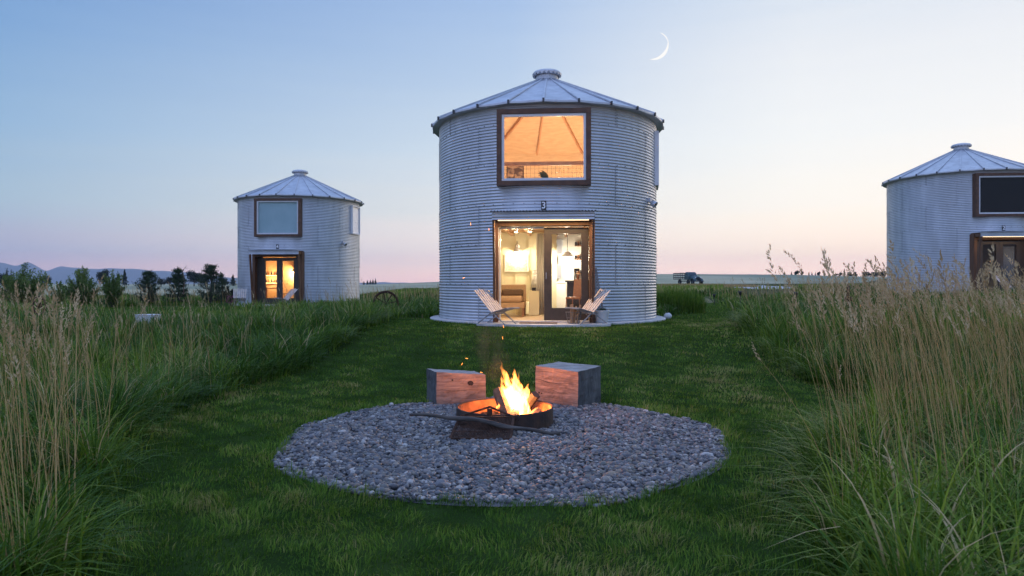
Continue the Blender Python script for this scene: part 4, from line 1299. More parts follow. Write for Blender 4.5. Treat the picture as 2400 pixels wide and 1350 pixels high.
# pebbles
def pebbles():
    t = (1 + 5 ** .5) / 2
    ico = np.array([(-1, t, 0), (1, t, 0), (-1, -t, 0), (1, -t, 0), (0, -1, t), (0, 1, t), (0, -1, -t), (0, 1, -t), (t, 0, -1), (t, 0, 1), (-t, 0, -1), (-t, 0, 1)], float)
    tri = [(0, 11, 5), (0, 5, 1), (0, 1, 7), (0, 7, 10), (0, 10, 11), (1, 5, 9), (5, 11, 4), (11, 10, 2), (10, 7, 6), (7, 1, 8), (3, 9, 4), (3, 4, 2), (3, 2, 6), (3, 6, 8), (3, 8, 9), (4, 9, 5), (2, 4, 11), (6, 2, 10), (8, 6, 7), (9, 8, 1)]
    ico /= np.linalg.norm(ico[0])
    vs = [tuple(p) for p in ico]; cache = {}; f2 = []
    def mid(a, b):
        k = (min(a, b), max(a, b))
        if k not in cache:
            p = (np.array(vs[a]) + np.array(vs[b])); p /= np.linalg.norm(p)
            cache[k] = len(vs); vs.append(tuple(p))
        return cache[k]
    for a, b, c in tri:
        x, y, z = mid(a, b), mid(b, c), mid(c, a)
        f2 += [(a, x, z), (b, y, x), (c, z, y), (x, y, z)]
    base = np.array(vs); f2 = np.array(f2)
    n = 36000
    q = np.sqrt(rng.random(n)) * (PIT_R + .01); a = rng.random(n) * 2 * PI
    edge = 1 + .025 * np.sin(a * 5 + 1) + .02 * np.sin(a * 9)
    cx = PIT[0] + q * edge * np.cos(a); cy = PIT[1] + q * edge * np.sin(a)
    size = np.exp(rng.normal(np.log(.0105), .44, n)).clip(.005, .032)
    keep = ((cx + .066) ** 2 + (cy - 6.25) ** 2) > .455 ** 2
    cx, cy, size, q = cx[keep], cy[keep], size[keep], q[keep]; n = len(cx)
    lump = .018 * np.sin(cx * 3.1 + 1) * np.sin(cy * 2.7) + .008 * np.sin(cx * 9) * np.sin(cy * 8 + 2)
    cz = GZ + .004 + .02 * rng.random(n) + lump * .5 + .012 * (1 - (q / PIT_R) ** 2)
    # random rotation about z plus tilt
    ax = rng.random(n) * 2 * PI; ti = rng.normal(0, .35, n)
    sx_, sy_, sz_ = size * rng.uniform(.9, 1.4, n), size * rng.uniform(.75, 1.1, n), size * rng.uniform(.5, .9, n)
    P = base[None] * np.stack([sx_, sy_, sz_], -1)[:, None]
    P = P * (1 + .10 * np.sin(base[None, :, 0] * 2.3 + rng.random((n, 1)) * 6)[..., None] + .08 * np.sin(base[None, :, 1] * 3 + rng.random((n, 1)) * 6)[..., None])
    y2 = P[..., 1] * np.cos(ti)[:, None] - P[..., 2] * np.sin(ti)[:, None]; z2 = P[..., 1] * np.sin(ti)[:, None] + P[..., 2] * np.cos(ti)[:, None]
    x3 = P[..., 0] * np.cos(ax)[:, None] - y2 * np.sin(ax)[:, None]; y3 = P[..., 0] * np.sin(ax)[:, None] + y2 * np.cos(ax)[:, None]
    co = np.stack([x3 + cx[:, None], y3 + cy[:, None], z2 + cz[:, None]], -1).reshape(-1, 3)
    idx = (f2[None] + (np.arange(n) * len(base))[:, None, None]).reshape(-1)
    me = bpy.data.meshes.new('pebbles')
    me.vertices.add(len(co)); me.vertices.foreach_set('co', co.astype(np.float32).ravel())
    me.loops.add(len(idx)); me.loops.foreach_set('vertex_index', idx.astype(np.int32))
    nf = len(idx) // 3
    me.polygons.add(nf); me.polygons.foreach_set('loop_start', np.arange(0, nf * 3, 3, dtype=np.int32))
    at_ = me.attributes.new('tint', 'FLOAT', 'POINT'); at_.data.foreach_set('value', np.repeat(rng.random(n), len(base)).astype(np.float32))
    me.update(calc_edges=True)
    me.polygons.foreach_set('use_smooth', np.ones(nf, bool))
    me.materials.append(MATS['stone'])
    o = link('pebbles', me)
    o['label'] = 'grey river pebbles filling the round fire pit bed'; o['category'] = 'gravel'
    return kind(o, 'stuff')
pebbles()

# ------------------------------------------------------------------ grass
def vn(x, y, s, seed=0):
    r = np.random.default_rng(seed)
    z = np.zeros_like(x)
    for k in range(6):
        a = r.uniform(0, 2 * PI); f = s * r.uniform(.5, 1.8)
        z = z + np.sin((x * math.cos(a) + y * math.sin(a)) * f + r.uniform(0, 6.28))
    return z / 6 * 1.6
def blades(x, y, h, w, bend, seg, tint, yaw=None, zoff=0.0, tipw=.12):
    n = len(x)
    z = ground(x, y) + zoff
    a = rng.random(n) * 2 * PI if yaw is None else yaw
    fc = a + PI / 2 + rng.normal(0, .5, n)
    t = np.linspace(0, 1, seg + 1)
    up = h[:, None] * (t[None] - .42 * np.minimum(bend, 1.6)[:, None] * t[None] ** 2.6)
    out = h[:, None] * bend[:, None] * (t[None] ** 2) * .75
    cx = x[:, None] + out * np.cos(a)[:, None]; cy = y[:, None] + out * np.sin(a)[:, None]; cz = z[:, None] + up
    ww = w[:, None] * (np.maximum(1 - t[None] ** 1.8, 0) * (1 - tipw) + tipw * .3) * .5
    dx = np.cos(fc)[:, None] * ww; dy = np.sin(fc)[:, None] * ww
    L = np.stack([cx - dx, cy - dy, cz], -1); R_ = np.stack([cx + dx, cy + dy, cz], -1)
    co = np.stack([L, R_], 2).reshape(n, -1, 3)              # n, (seg+1)*2, 3
    m = (seg + 1) * 2
    k = np.arange(seg)
    f = np.stack([2 * k, 2 * k + 1, 2 * k + 3, 2 * k + 2], -1)
    idx = (f[None] + (np.arange(n) * m)[:, None, None]).reshape(-1, 4)
    return co.reshape(-1, 3), idx, np.repeat(tint, m)
def stuff(name, parts, material, label, cat='grass'):
    off = 0; cs = []; fs = []; ts = []
    for c, f, t_ in parts:
        cs.append(c); fs.append(f + off); ts.append(t_); off += len(c)
    me = quad_mesh(name, np.concatenate(cs), material, np.concatenate(ts), np.concatenate(fs))
    o = link(name, me)
    o['label'] = label; o['category'] = cat
    return kind(o, 'stuff')
def scatter(x0, x1, y0, y1, dens):
    n = int((x1 - x0) * (y1 - y0) * dens)
    return rng.uniform(x0, x1, n), rng.uniform(y0, y1, n)
def in_pit(x, y, m=0.0):
    a = np.arctan2(y - PIT[1], x - PIT[0])
    e = (PIT_R + m) * (1 + .02 * np.sin(a * 5 + 1) + .015 * np.sin(a * 9) + .012 * np.sin(a * 17 + 2) + .008 * np.sin(a * 37))
    return (x - PIT[0]) ** 2 + (y - PIT[1]) ** 2 < e * e
def in_bin(x, y, pad=.0):
    r = np.zeros(len(x), bool)
    for c in (BIN3, BIN4, BIN2):
        r |= (x - c[0]) ** 2 + (y - c[1]) ** 2 < (2.98 + pad) ** 2
        r |= (np.abs(x - c[0] + .24) < 1.42) & (y < c[1] - 2.6) & (y > c[1] - 3.5)
    return r
def mown_path_mask(x, y):
    l = np.interp(y, [17.3, 20, 24, 30], [3.3, 5.4, 6.2, 8.0])
    return (y > 17.2) & (y < 30) & (x > l) & (x < XR(y))
def cabin_lawn_mask(x, y):
    return (y > 21.5) & (y < 29) & (x > -.60 * y) & (x < np.interp(y, [21.5, 25, 29], [-9.0, -8.6, -8.0]))
def lawn_mask(x, y):
    return (x > XL(y)) & (x < XR(y)) & (y < 17.3)

parts = []
for (y0, y1, dens, w0, h0) in ((1.6, 4.2, 6200, .0034, .042), (4.2, 7.0, 3500, .0046, .040), (7.0, 10.5, 2000, .0062, .038), (10.5, 17.3, 900, .010, .036)):
    x, y = scatter(-3.6, 6.2, y0, y1, dens * .8)
    k = lawn_mask(x, y) & ~in_pit(x, y, -.015) & ~in_bin(x, y)
    x, y = x[k], y[k]; n = len(x)
    cl = vn(x, y, 3.0, 1); c2 = vn(x, y, 11.0, 2)
    h = h0 * (1 + .22 * cl + .30 * c2 + .3 * vn(x, y, 24, 22)).clip(.3, 2) * rng.uniform(.6, 1.45, n)
    rim = np.abs(np.hypot(x - PIT[0], y - PIT[1]) - PIT_R) < .12
    h = np.where(rim, h * rng.uniform(1.1, 2.1, n), h)
    tint = np.clip(.42 + .2 * cl + .24 * c2 + .26 * vn(x, y, .9, 21) + .10 * np.sin(x * 5.2 + .4 * np.sin(y)) + rng.normal(0, .2, n), 0, 1)
    field = 2.6 * vn(x, y, 5.0, 41) + 2.0 * vn(x, y, 13.0, 42)
    parts.append(blades(x, y, h.clip(.012, .13), w0 * 1.35 * rng.uniform(.6, 1.4, n), rng.uniform(.15, 1.25, n), 3 if y0 < 5 else 2, tint, field + rng.normal(0, .7, n)))
x, y = scatter(3.3, 9, 17.3, 30, 260); k = mown_path_mask(x, y) & ~in_bin(x, y); x, y = x[k], y[k]; n = len(x)
parts.append(blades(x, y, .05 * rng.uniform(.6, 1.3, n), .016 * rng.uniform(.7, 1.3, n), rng.uniform(.1, .9, n), 2, np.clip(rng.normal(.5, .2, n), 0, 1)))
x, y = scatter(-17, -8, 21.5, 29, 200); k = cabin_lawn_mask(x, y) & ~in_bin(x, y); x, y = x[k], y[k]; n = len(x)
parts.append(blades(x, y, .05 * rng.uniform(.6, 1.3, n), .018 * rng.uniform(.7, 1.3, n), rng.uniform(.1, .9, n), 2, np.clip(rng.normal(.5, .2, n), 0, 1)))
stuff('lawn_grass', parts, 'lawn_blade', 'short mown green lawn around the fire pit and bins')

BLOCK_L = (-8.1, 15.2)
def meadow_mask(x, y):
    k = ~lawn_mask(x, y) & ~in_pit(x, y, .1) & ~in_bin(x, y, .02) & ~mown_path_mask(x, y) & ~cabin_lawn_mask(x, y)
    k &= ~((np.abs(x - BLOCK_L[0]) < .30) & (np.abs(y - BLOCK_L[1]) < .3))
    k &= ~((y > 29) & (y < 35.5) & (x > y * .245) & (x < y * .295))
    k &= ~((y > 33) & (x > y * .325) & (x < y * .41))
    k &= ~((y < 2.2) & (np.abs(x) < 1.0))
    k &= (np.abs(x) < .80 * y + 1.2)
    return k
def meadow_h(x, y):
    h = .56 * (1 + .20 * vn(x, y, .9, 5) + .16 * vn(x, y, 3.2, 6))
    h = h * (1 - .50 * sm(11, 14, y) * sm(4.6, 6.0, -x) * (1 - sm(20, 22, y)))      # thinner in front of the pale block
    h = h * (1 - .25 * sm(18, 24, y))
    return h
ml = []
for (x0, x1, y0, y1, dens, w0) in ((-8, 8, 1.2, 9, 420, .009), (-14, 14, 9, 17.3, 170, .015), (-24, 24, 17.3, 30, 55, .03)):     # low matted undergrowth
    x, y = scatter(x0, x1, y0, y1, dens); k = meadow_mask(x, y) & (np.hypot(x, y) > 1.3); x, y = x[k], y[k]; n = len(x)
    ml.append(blades(x, y, .24 * rng.uniform(.5, 1.4, n), w0 * rng.uniform(.6, 1.4, n), np.abs(rng.normal(.9, .45, n)), 4, np.clip(.36 + .2 * vn(x, y, 1.4, 27) + rng.normal(0, .15, n), 0, 1)))
# ragged hem where the meadow spills over the lawn
y = rng.uniform(2.5, 17, 15000); side = rng.random(len(y)) < .5
x = np.where(side, XL(y) + rng.normal(-.06, .11, len(y)), XR(y) + rng.normal(.06, .11, len(y))); n = len(y)
k = ~in_pit(x, y, .0) & ~in_bin(x, y) & (np.hypot(x, y) > 2.6); x, y, side = x[k], y[k], side[k]; n = len(y)
ml.append(blades(x, y, .30 * (1 + .5 * vn(x, y, 2.6, 28)).clip(.3, 1.6) * rng.uniform(.5, 1.4, n), .0115 * (1 + y * .05) * rng.uniform(.6, 1.4, n), np.abs(rng.normal(.95, .4, n)), 5,
    np.clip(.42 + .2 * vn(x, y, 1.4, 27) + rng.normal(0, .17, n), 0, 1), np.where(side, 0, PI) + rng.normal(0, .9, n)))
def tussocks(x0, x1, y0, y1, per_m2, nb, w, seg, rad):
    x, y = scatter(x0, x1, y0, y1, per_m2)
    k = meadow_mask(x, y); x, y = x[k], y[k]
    if y0 < 4:
        k = np.hypot(x, y) > 1.45; x, y = x[k], y[k]
    n = len(x)
    hc = meadow_h(x, y) * rng.uniform(.62, 1.22, n)
    tc = .42 + .24 * vn(x, y, .8, 8) + .16 * vn(x, y, 3.0, 9) + rng.normal(0, .13, n)
    rc = rad * rng.uniform(.5, 1.4, n)
    m = (nb * rng.uniform(.5, 1.5, n)).astype(int)
    i = np.repeat(np.arange(n), m); N_ = len(i)
    a = rng.random(N_) * 2 * PI; q = np.abs(rng.normal(0, .6, N_))
    bx = x[i] + rc[i] * q * np.cos(a); by = y[i] + rc[i] * q * np.sin(a)
    yaw = a + rng.normal(0, .55, N_)
    wind = .5 * vn(bx, by, 1.1, 17)
    bend = np.clip(.25 + .38 * q + np.abs(rng.normal(0, .38, N_)) + wind * .3, .05, 1.7)
    h = hc[i] * rng.uniform(.5, 1.15, N_)
    tint = np.clip(tc[i] + rng.normal(0, .15, N_), 0, .96)
    tint[rng.random(N_) < .045] = 1.0
    k = ~in_pit(bx, by, -.02) & ~in_bin(bx, by)
    ml.append(blades(bx[k], by[k], h[k], w * rng.uniform(.5, 1.5, k.sum()), bend[k], seg, tint[k], yaw[k]))
for (y0, y1, pm, nb, w0, seg, rad) in ((1.0, 4.5, 15, 75, .0098, 6, .12), (4.5, 9, 12, 60, .0112, 5, .14), (9, 15, 8, 42, .0150, 5, .17), (15, 24, 4.5, 34, .023, 4, .24), (24, 46, 1.3, 34, .046, 3, .4)):
    xm = .80 * y1 + 1.2
    tussocks(-xm, xm, y0, y1, pm, nb, w0, seg, rad)
# broad leafy blades close by on the right and left
for (x0, x1, y0, y1, n, h0, tm) in ((1.2, 3.4, 1.7, 3.6, 3400, .60, .70), (1.9, 4.4, 3.6, 5.4, 2400, .52, .62), (-3.4, -1.6, 1.9, 4.2, 900, .42, .6), (-5.5, -2.9, 4.5, 9.0, 2600, .52, .68), (3.6, 8, 6, 12, 2600, .55, .64)):
    x = rng.uniform(x0, x1, n); y = rng.uniform(y0, y1, n); k = meadow_mask(x, y) & (np.hypot(x, y) > 1.3); x, y = x[k], y[k]; n = len(x)
    k = vn(x, y, 2.6, 31) > -.25; x, y = x[k], y[k]; n = len(x)
    ml.append(blades(x, y, h0 * rng.uniform(.6, 1.25, n), .0150 * rng.uniform(.5, 1.3, n), np.abs(rng.normal(1.0, .42, n)), 8, np.clip(tm + .15 * vn(x, y, 3, 12) + rng.normal(0, .16, n), 0, 1)))
x, y = scatter(-70, 70, 46, 100, 13); k = (np.abs(x) < .8 * y) & ~(x < np.interp(y, [46, 110], [-.225 * 46, -.15 * 110])) & ~((x > y * .31) & (x < y * .42) & (y > 48)); x, y = x[k], y[k]; n = len(x)
ml.append(blades(x, y, .34 * rng.uniform(.5, 1.3, n), .075 * rng.uniform(.5, 1.4, n), np.abs(rng.normal(.5, .3, n)), 3, np.clip(.62 + .3 * vn(x, y, .22, 14) + rng.normal(0, .15, n), 0, 1)))
stuff('meadow_grass', ml, 'grass_blade', 'tall uncut green meadow grass either side of the lawn')

# seed stalks
def stalks(x, y, h, lean, yaw, wid, tint, near):
    n = len(x); seg = 6
    z = ground(x, y)
    t = np.linspace(0, 1, seg + 1)
    out = h[:, None] * lean[:, None] * t[None] ** 1.8
    cx = x[:, None] + out * np.cos(yaw)[:, None]; cy = y[:, None] + out * np.sin(yaw)[:, None]
    cz = z[:, None] + h[:, None] * (t[None] - .25 * lean[:, None] ** 2 * t[None] ** 2)
    P = np.stack([cx, cy, cz], -1)
    ww = wid[:, None] * (1 - .55 * t[None]) * .5
    co = []; idx = []
    for q in range(2):                                             # two crossed ribbons make a stem
        fa = q * PI / 2 + .4
        d = np.stack([np.cos(fa) * ww, np.sin(fa) * ww, np.zeros_like(ww)], -1)
        c = np.stack([P - d, P + d], 2).reshape(n, -1, 3)
        m = (seg + 1) * 2; k = np.arange(seg)
        f = np.stack([2 * k, 2 * k + 1, 2 * k + 3, 2 * k + 2], -1)
        idx.append((f[None] + (np.arange(n) * m)[:, None, None] + q * n * m).reshape(-1, 4)); co.append(c.reshape(-1, 3))
    stem = (np.concatenate(co), np.concatenate(idx), np.concatenate([np.repeat(tint, m)] * 2))
    # seed heads: spikelets round the last stretch of the stem
    top = P[:, -1]; dirv = P[:, -1] - P[:, -2]; dirv /= np.linalg.norm(dirv, axis=1)[:, None]
    ns_ = 34 if near else 16
    L = h * rng.uniform(.075, .145, n)
    side = np.cross(dirv, np.array([[.3, .7, .1]])); side /= np.linalg.norm(side, axis=1)[:, None]
    side2 = np.cross(dirv, side)
    u = np.tile(np.linspace(0, 1, ns_), (n, 1)) + rng.normal(0, .02, (n, ns_))
    a = rng.random((n, ns_)) * 2 * PI
    lob = 1 + .45 * np.sin(u * rng.uniform(9, 18, n)[:, None] + rng.random(n)[:, None] * 6)     # clustered, lumpy panicle
    rad = (.16 + .1 * rng.random((n, ns_))) * L[:, None] * .42 * np.sin(PI * np.clip(.12 + .86 * u, 0, 1)) * lob
    o3 = side[:, None] * np.cos(a)[..., None] + side2[:, None] * np.sin(a)[..., None]
    droop = rng.normal(0, .25, (n, 1, 1)) * (u ** 2)[..., None] * side[:, None]
    base = top[:, None] + dirv[:, None] * (L[:, None] * (u - .25))[..., None] + o3 * (rad * .35)[..., None] + droop * L[:, None, None]
    sl = L[:, None] * (.15 if near else .22) * rng.uniform(.7, 1.3, (n, ns_))
    tip = base + dirv[:, None] * sl[..., None] * .85 + o3 * (rad * .75 + sl * .12)[..., None]
    perp = np.cross(tip - base, rng.normal(0, 1, (n, ns_, 3))); perp /= np.linalg.norm(perp, axis=-1)[..., None] + 1e-9
    hw = (sl * (.16 if near else .25))[..., None]
    midp = base * .55 + tip * .45
    c4 = np.stack([base, midp + perp * hw, tip, midp - perp * hw], 2).reshape(-1, 3)
    i4 = np.arange(len(c4)).reshape(-1, 4)
    ht = np.repeat(np.clip(np.repeat(rng.random(n), ns_) * .7 + rng.random(n * ns_) * .3, 0, 1), 4)
    return stem, (c4, i4, ht)
S_parts = []; H_parts = []
def add_stalks(x, y, hmu, hsd, near, lean=.16, wind=PI, wsd=1.2, w=.0044):
    k = meadow_mask(x, y) & (np.hypot(x, y) > 1.25); x, y = x[k], y[k]; n = len(x)
    if not n: return
    h = np.clip(rng.normal(hmu, hsd, n), .50, hmu + 1.6 * hsd)
    a, b = stalks(x, y, h, np.abs(rng.normal(lean, .09, n)), rng.normal(wind, wsd, n), w * rng.uniform(.7, 1.3, n), np.clip(rng.normal(.5, .25, n), 0, 1), near)
    S_parts.append(a); H_parts.append(b)
def clump(n, xf, y0, y1):
    y = rng.uniform(y0, y1, n); return xf(y, n), y
# left foreground bunch
x, y = clump(230, lambda y, n: -y * rng.uniform(.50, .80, n), 2.2, 4.6); add_stalks(x, y, .98, .15, True)
x, y = clump(55, lambda y, n: -y * rng.uniform(.42, .62, n), 2.6, 4.6); add_stalks(x, y, .88, .16, True)
x, y = clump(230, lambda y, n: -y * rng.uniform(.42, .80, n), 4.6, 10); add_stalks(x, y, .90, .15, True, w=.0050)
x, y = clump(170, lambda y, n: -y * rng.uniform(.15, .80, n), 9, 22); add_stalks(x, y, .72, .13, False, w=.006)
# right side
x, y = clump(230, lambda y, n: y * rng.uniform(.46, .82, n), 3.2, 6.0); add_stalks(x, y, 1.22, .12, True, .17, PI * .9, .7)
x, y = clump(36, lambda y, n: y * rng.uniform(.30, .5, n), 3.2, 5.2); add_stalks(x, y, .80, .2, True, .2, PI * .9, .7)
x, y = clump(430, lambda y, n: y * rng.uniform(.40, .82, n), 5.2, 11); add_stalks(x, y, 1.10, .14, True, .2, PI * .95, .6, w=.0050)
x, y = clump(400, lambda y, n: y * rng.uniform(.30, .80, n), 11, 24); add_stalks(x, y, .76, .15, False, .2, PI, .6, w=.008)
x, y = clump(2200, lambda y, n: y * rng.uniform(-.78, .75, n), 24, 46); add_stalks(x, y, .60, .12, False, w=.020)
stuff('seed_stalks', S_parts, 'straw', 'dry tan grass stalks standing above the green meadow')
stuff('seed_heads', H_parts, 'seed', 'fluffy beige seed heads on the dry grass stalks')

# dense green clumps beside the bin and along the mown path; dry hummock before the truck
def patch(name, cx, cy, rx, ry, n, h, w, material, label, tmu=.5):
    a = rng.random(n) * 2 * PI; q = np.sqrt(rng.random(n))
    x = cx + q * rx * np.cos(a); y = cy + q * ry * np.sin(a)
    hh = h * (1 - .35 * q ** 3) * rng.uniform(.55, 1.15, n)
    return stuff(name, [blades(x, y, hh, w * rng.uniform(.6, 1.4, n), np.abs(rng.normal(.4, .3, n)), 4, np.clip(rng.normal(tmu, .18, n), 0, .97))], material, label)
patch('ornamental_grass', 4.85, 20.6, .95, .9, 9000, .80, .016, 'grass_blade', 'dense dark green grass clump right behind bin 3', .52)
patch('dry_grass_mound', 20.2, 76, 6.5, 9, 9000, .42, .06, 'straw', 'grey dry weeds heaped before the old truck', .2)

# ------------------------------------------------------------------ pale block in the left meadow
z0 = gz(*BLOCK_L)
bl = thing('pale_timber_block', 'low pale bleached timber block half sunk in the left meadow', 'wood block', (BLOCK_L[0], BLOCK_L[1], z0))
MB().box(-.21, .21, -.16, .16, 0, .19).build('block_body', 'white_rock', bl, bevel=.015)
MB().box(-.215, .215, -.165, .165, .192, .212).build('top', 'white_rock', bl, bevel=.006)

# ------------------------------------------------------------------ wagon wheels
def wheel(loc, rz, lab):
    t = thing('wagon_wheel', lab, 'wheel', loc, rz, 'old iron wheels in the grass')
    n = 40; r = .36
    m = MB(); m.tube([(r * math.cos(2 * PI * k / n), 0, r * math.sin(2 * PI * k / n)) for k in range(n + 1)], .035, 8, False); m.build('rim', 'iron', t)
    m = MB()
    for k in range(8):
        a = 2 * PI * k / 8 + .2
        m.bar((.05 * math.cos(a), 0, .05 * math.sin(a)), (r * math.cos(a), 0, r * math.sin(a)), .03, .03, up=(0, 1, 0))
    m.build('spokes', 'iron', t)
    m = MB().lathe([(.0, -.09), (.06, -.09), (.06, .09), (0, .09)], 16); Mx = Matrix.Rotation(RAD(90), 4, 'X'); m.v = [tuple(Mx @ Vector(v)) for v in m.v]
    m.build('hub', 'iron', t)
    return t
wheel(at(904, 712, 20.5), RAD(12), 'old iron wheel half sunk in meadow between bins 4 and 3')
wheel(at(92, 716, 17.0), RAD(-20), 'old iron wheel lost in the grass at far left').scale = (.62,) * 3
wheel(at(1988, 700, 17.5), RAD(65), 'old iron wheel in seed grass in front of bin 2, turned edge on')

# path lights
def stake_light(px, py, Y, lab):
    p = at(px, py, Y); z = gz(p.x, p.y)
    t = thing('path_light', lab, 'path light', (p.x, p.y, z), 0, 'black path lights along the mown way')
    H = p.z - z
    MB().tube([(0, 0, 0), (0, 0, H)], .012, 8).build('stake', 'steel_dark', t)
    MB().lathe([(.025, H - .01), (.055, H + .09), (.065, H + .12), (.055, H + .125), (.0, H + .11)], 16).build('lamp_cup', 'steel_dark', t, smooth=True)
    MB().lathe([(.068, H + .122), (.068, H + .134), (0, H + .14)], 16).build('lid', 'steel_dark', t)
stake_light(1592, 697, 24, 'black path light standing over the green clump right of bin 3')
stake_light(1674, 697, 27, 'small black path light at the mown path end below the truck')
stake_light(1735, 692, 23, 'black path light at the right edge of the mown path')
stake_light(1866, 695, 21, 'black path light deep in the right meadow')

# ------------------------------------------------------------------ truck
tp = at(1622, 664, 104); tz = gz(tp.x, tp.y)
tr = thing('stake_truck', 'old dark teal stake bed truck parked on the rise beyond the meadow', 'truck', (tp.x, tp.y, tz + .05), RAD(16))
# front is -y
m = MB(); m.box(-.80, .80, -.35, .95, .75, 1.35); m.add([(-.74, -.30, 1.35), (.74, -.30, 1.35), (.74, .93, 1.35), (-.74, .93, 1.35), (-.60, -.02, 1.92), (.60, -.02, 1.92), (.60, .85, 1.95), (-.60, .85, 1.95)],
    [(0, 1, 5, 4), (1, 2, 6, 5), (2, 3, 7, 6), (3, 0, 4, 7), (4, 5, 6, 7)])
cab = m.build('cab', 'truck_paint', tr, bevel=.07)
m = MB(); m.add([(-.56, -.262, 1.42), (-.03, -.262, 1.42), (-.03, -.09, 1.83), (-.46, -.09, 1.83)], [(0, 1, 2, 3)]); m.add([(.03, -.262, 1.42), (.56, -.262, 1.42), (.46, -.09, 1.83), (.03, -.09, 1.83)], [(0, 1, 2, 3)])
m.v = [(x, y - .035, z) for x, y, z in m.v]
m.build('windshield', 'truck_glass', cab)
m = MB(); vs = []; n = 14
for j, (y, w_, h_) in enumerate(((-1.75, .36, 1.18), (-1.70, .44, 1.26), (-1.2, .52, 1.34), (-.30, .66, 1.40))):
    for i in range(n + 1):
        a = PI * i / n
        vs.append((w_ * math.cos(a), y, .72 + (h_ - .72) * math.sin(a) ** .7))
m.add(vs, [(j * (n + 1) + i, j * (n + 1) + i + 1, (j + 1) * (n + 1) + i + 1, (j + 1) * (n + 1) + i) for j in range(3) for i in range(n)])
m.add([vs[i] for i in range(n + 1)], [tuple(range(n + 1))])
m.build('hood', 'truck_paint', tr, smooth=True)
m = MB()
for k in range(9): m.box(-.26 + k * .065 - .012, -.26 + k * .065 + .012, -1.80, -1.76, .62, 1.12)
m.build('grille', 'steel_dark', tr)
for s in (-1, 1):
    m = MB(); vs = []; n = 16
    for j in range(7):
        x = s * (.42 + j * .07)
        for i in range(n + 1):
            a = PI * i / n
            rr = .46 + .06 * math.sin(PI * j / 6)
            vs.append((x, -1.38 + rr * 1.15 * math.cos(a), .48 + rr * math.sin(a)))
    m.add(vs, [(j * (n + 1) + i, j * (n + 1) + i + 1, (j + 1) * (n + 1) + i + 1, (j + 1) * (n + 1) + i) for j in range(6) for i in range(n)])
    fo = m.build('fender', 'truck_paint', tr, smooth=True); fo.modifiers.new('thick', 'SOLIDIFY').thickness = .03
    MB().ball((s * .44, -1.72, 1.02), .12, 8, (1, .7, 1)).build('headlight', 'chrome', tr, smooth=True)
    MB().bar((s * .82, -.2, 1.45), (s * 1.05, -.25, 1.50), .02, .02).build('mirror_arm', 'steel_dark', tr)
    MB().box(s * 1.05 - .05, s * 1.05 + .05, -.27, -.23, 1.42, 1.60).build('mirror', 'steel_dark', tr)
for (x, y) in ((-.72, -1.38), (.72, -1.38), (-.74, 2.35), (.74, 2.35)):
    m = MB().lathe([(.18, -.10), (.36, -.11), (.40, -.07), (.40, .07), (.36, .11), (.18, .10)], 28, closed=True)
    Mw = Matrix.Translation((x, y, .40)) @ Matrix.Rotation(RAD(90), 4, 'Y'); m.v = [tuple(Mw @ Vector(v)) for v in m.v]
    wo_ = m.build('wheel', 'rubber', tr, smooth=True)
    m = MB().lathe([(0, -.06), (.19, -.08), (.19, .08), (0, .06)], 20); m.v = [tuple(Mw @ Vector(v)) for v in m.v]; m.build('wheel_disc', 'truck_paint', wo_)
bed = MB().box(-1.0, 1.0, 1.05, 3.9, .80, .92).build('truck_bed', 'stake_wood', tr)
m = MB()
for s in (-1, 1):
    for k in range(5): m.box(s * .98 - .03, s * .98 + .03, 1.15 + k * .65, 1.22 + k * .65, .92, 1.80)
    for z in (1.05, 1.38, 1.70): m.box(s * 1.02 - .015, s * 1.02 + .015, 1.08, 3.88, z, z + .13)
for z in (1.05, 1.38, 1.70): m.box(-.98, .98, 1.08, 1.11, z, z + .13); m.box(-.98, .98, 3.85, 3.88, z, z + .13)
m.build('stake_rails', 'stake_wood', bed)
MB().box(-.85, .85, -1.98, -1.90, .46, .58).build('bumper', 'steel_dark', tr, bevel=.02)
MB().box(-.35, .35, -1.7, 3.6, .48, .62).build('chassis', 'steel_dark', tr)

# ------------------------------------------------------------------ trees and shrubs
def leaf_cloud(pts, size, tint, aspect=.45, vert=0.0):
    n = len(pts)
    d = rng.normal(0, 1, (n, 3)); d[:, 2] += vert * np.sign(d[:, 2]); d /= np.linalg.norm(d, axis=1)[:, None]
    s = np.cross(d, rng.normal(0, 1, (n, 3))); s /= np.linalg.norm(s, axis=1)[:, None]
    l = (size * rng.uniform(.6, 1.3, n))[:, None]
    a = pts - d * l * .5; b = pts + d * l * .5; w = s * l * aspect * .5
    return np.stack([a, pts + w, b, pts - w], 1).reshape(-1, 3), np.arange(n * 4).reshape(-1, 4), np.repeat(tint, 4)
def cloud_mesh(name, material, parts):
    off = 0; cs = []; fs = []; ts = []
    for c, f, t_ in parts:
        cs.append(c); fs.append(f + off); ts.append(t_); off += len(c)
    return quad_mesh(name, np.concatenate(cs), material, np.concatenate(ts), np.concatenate(fs))
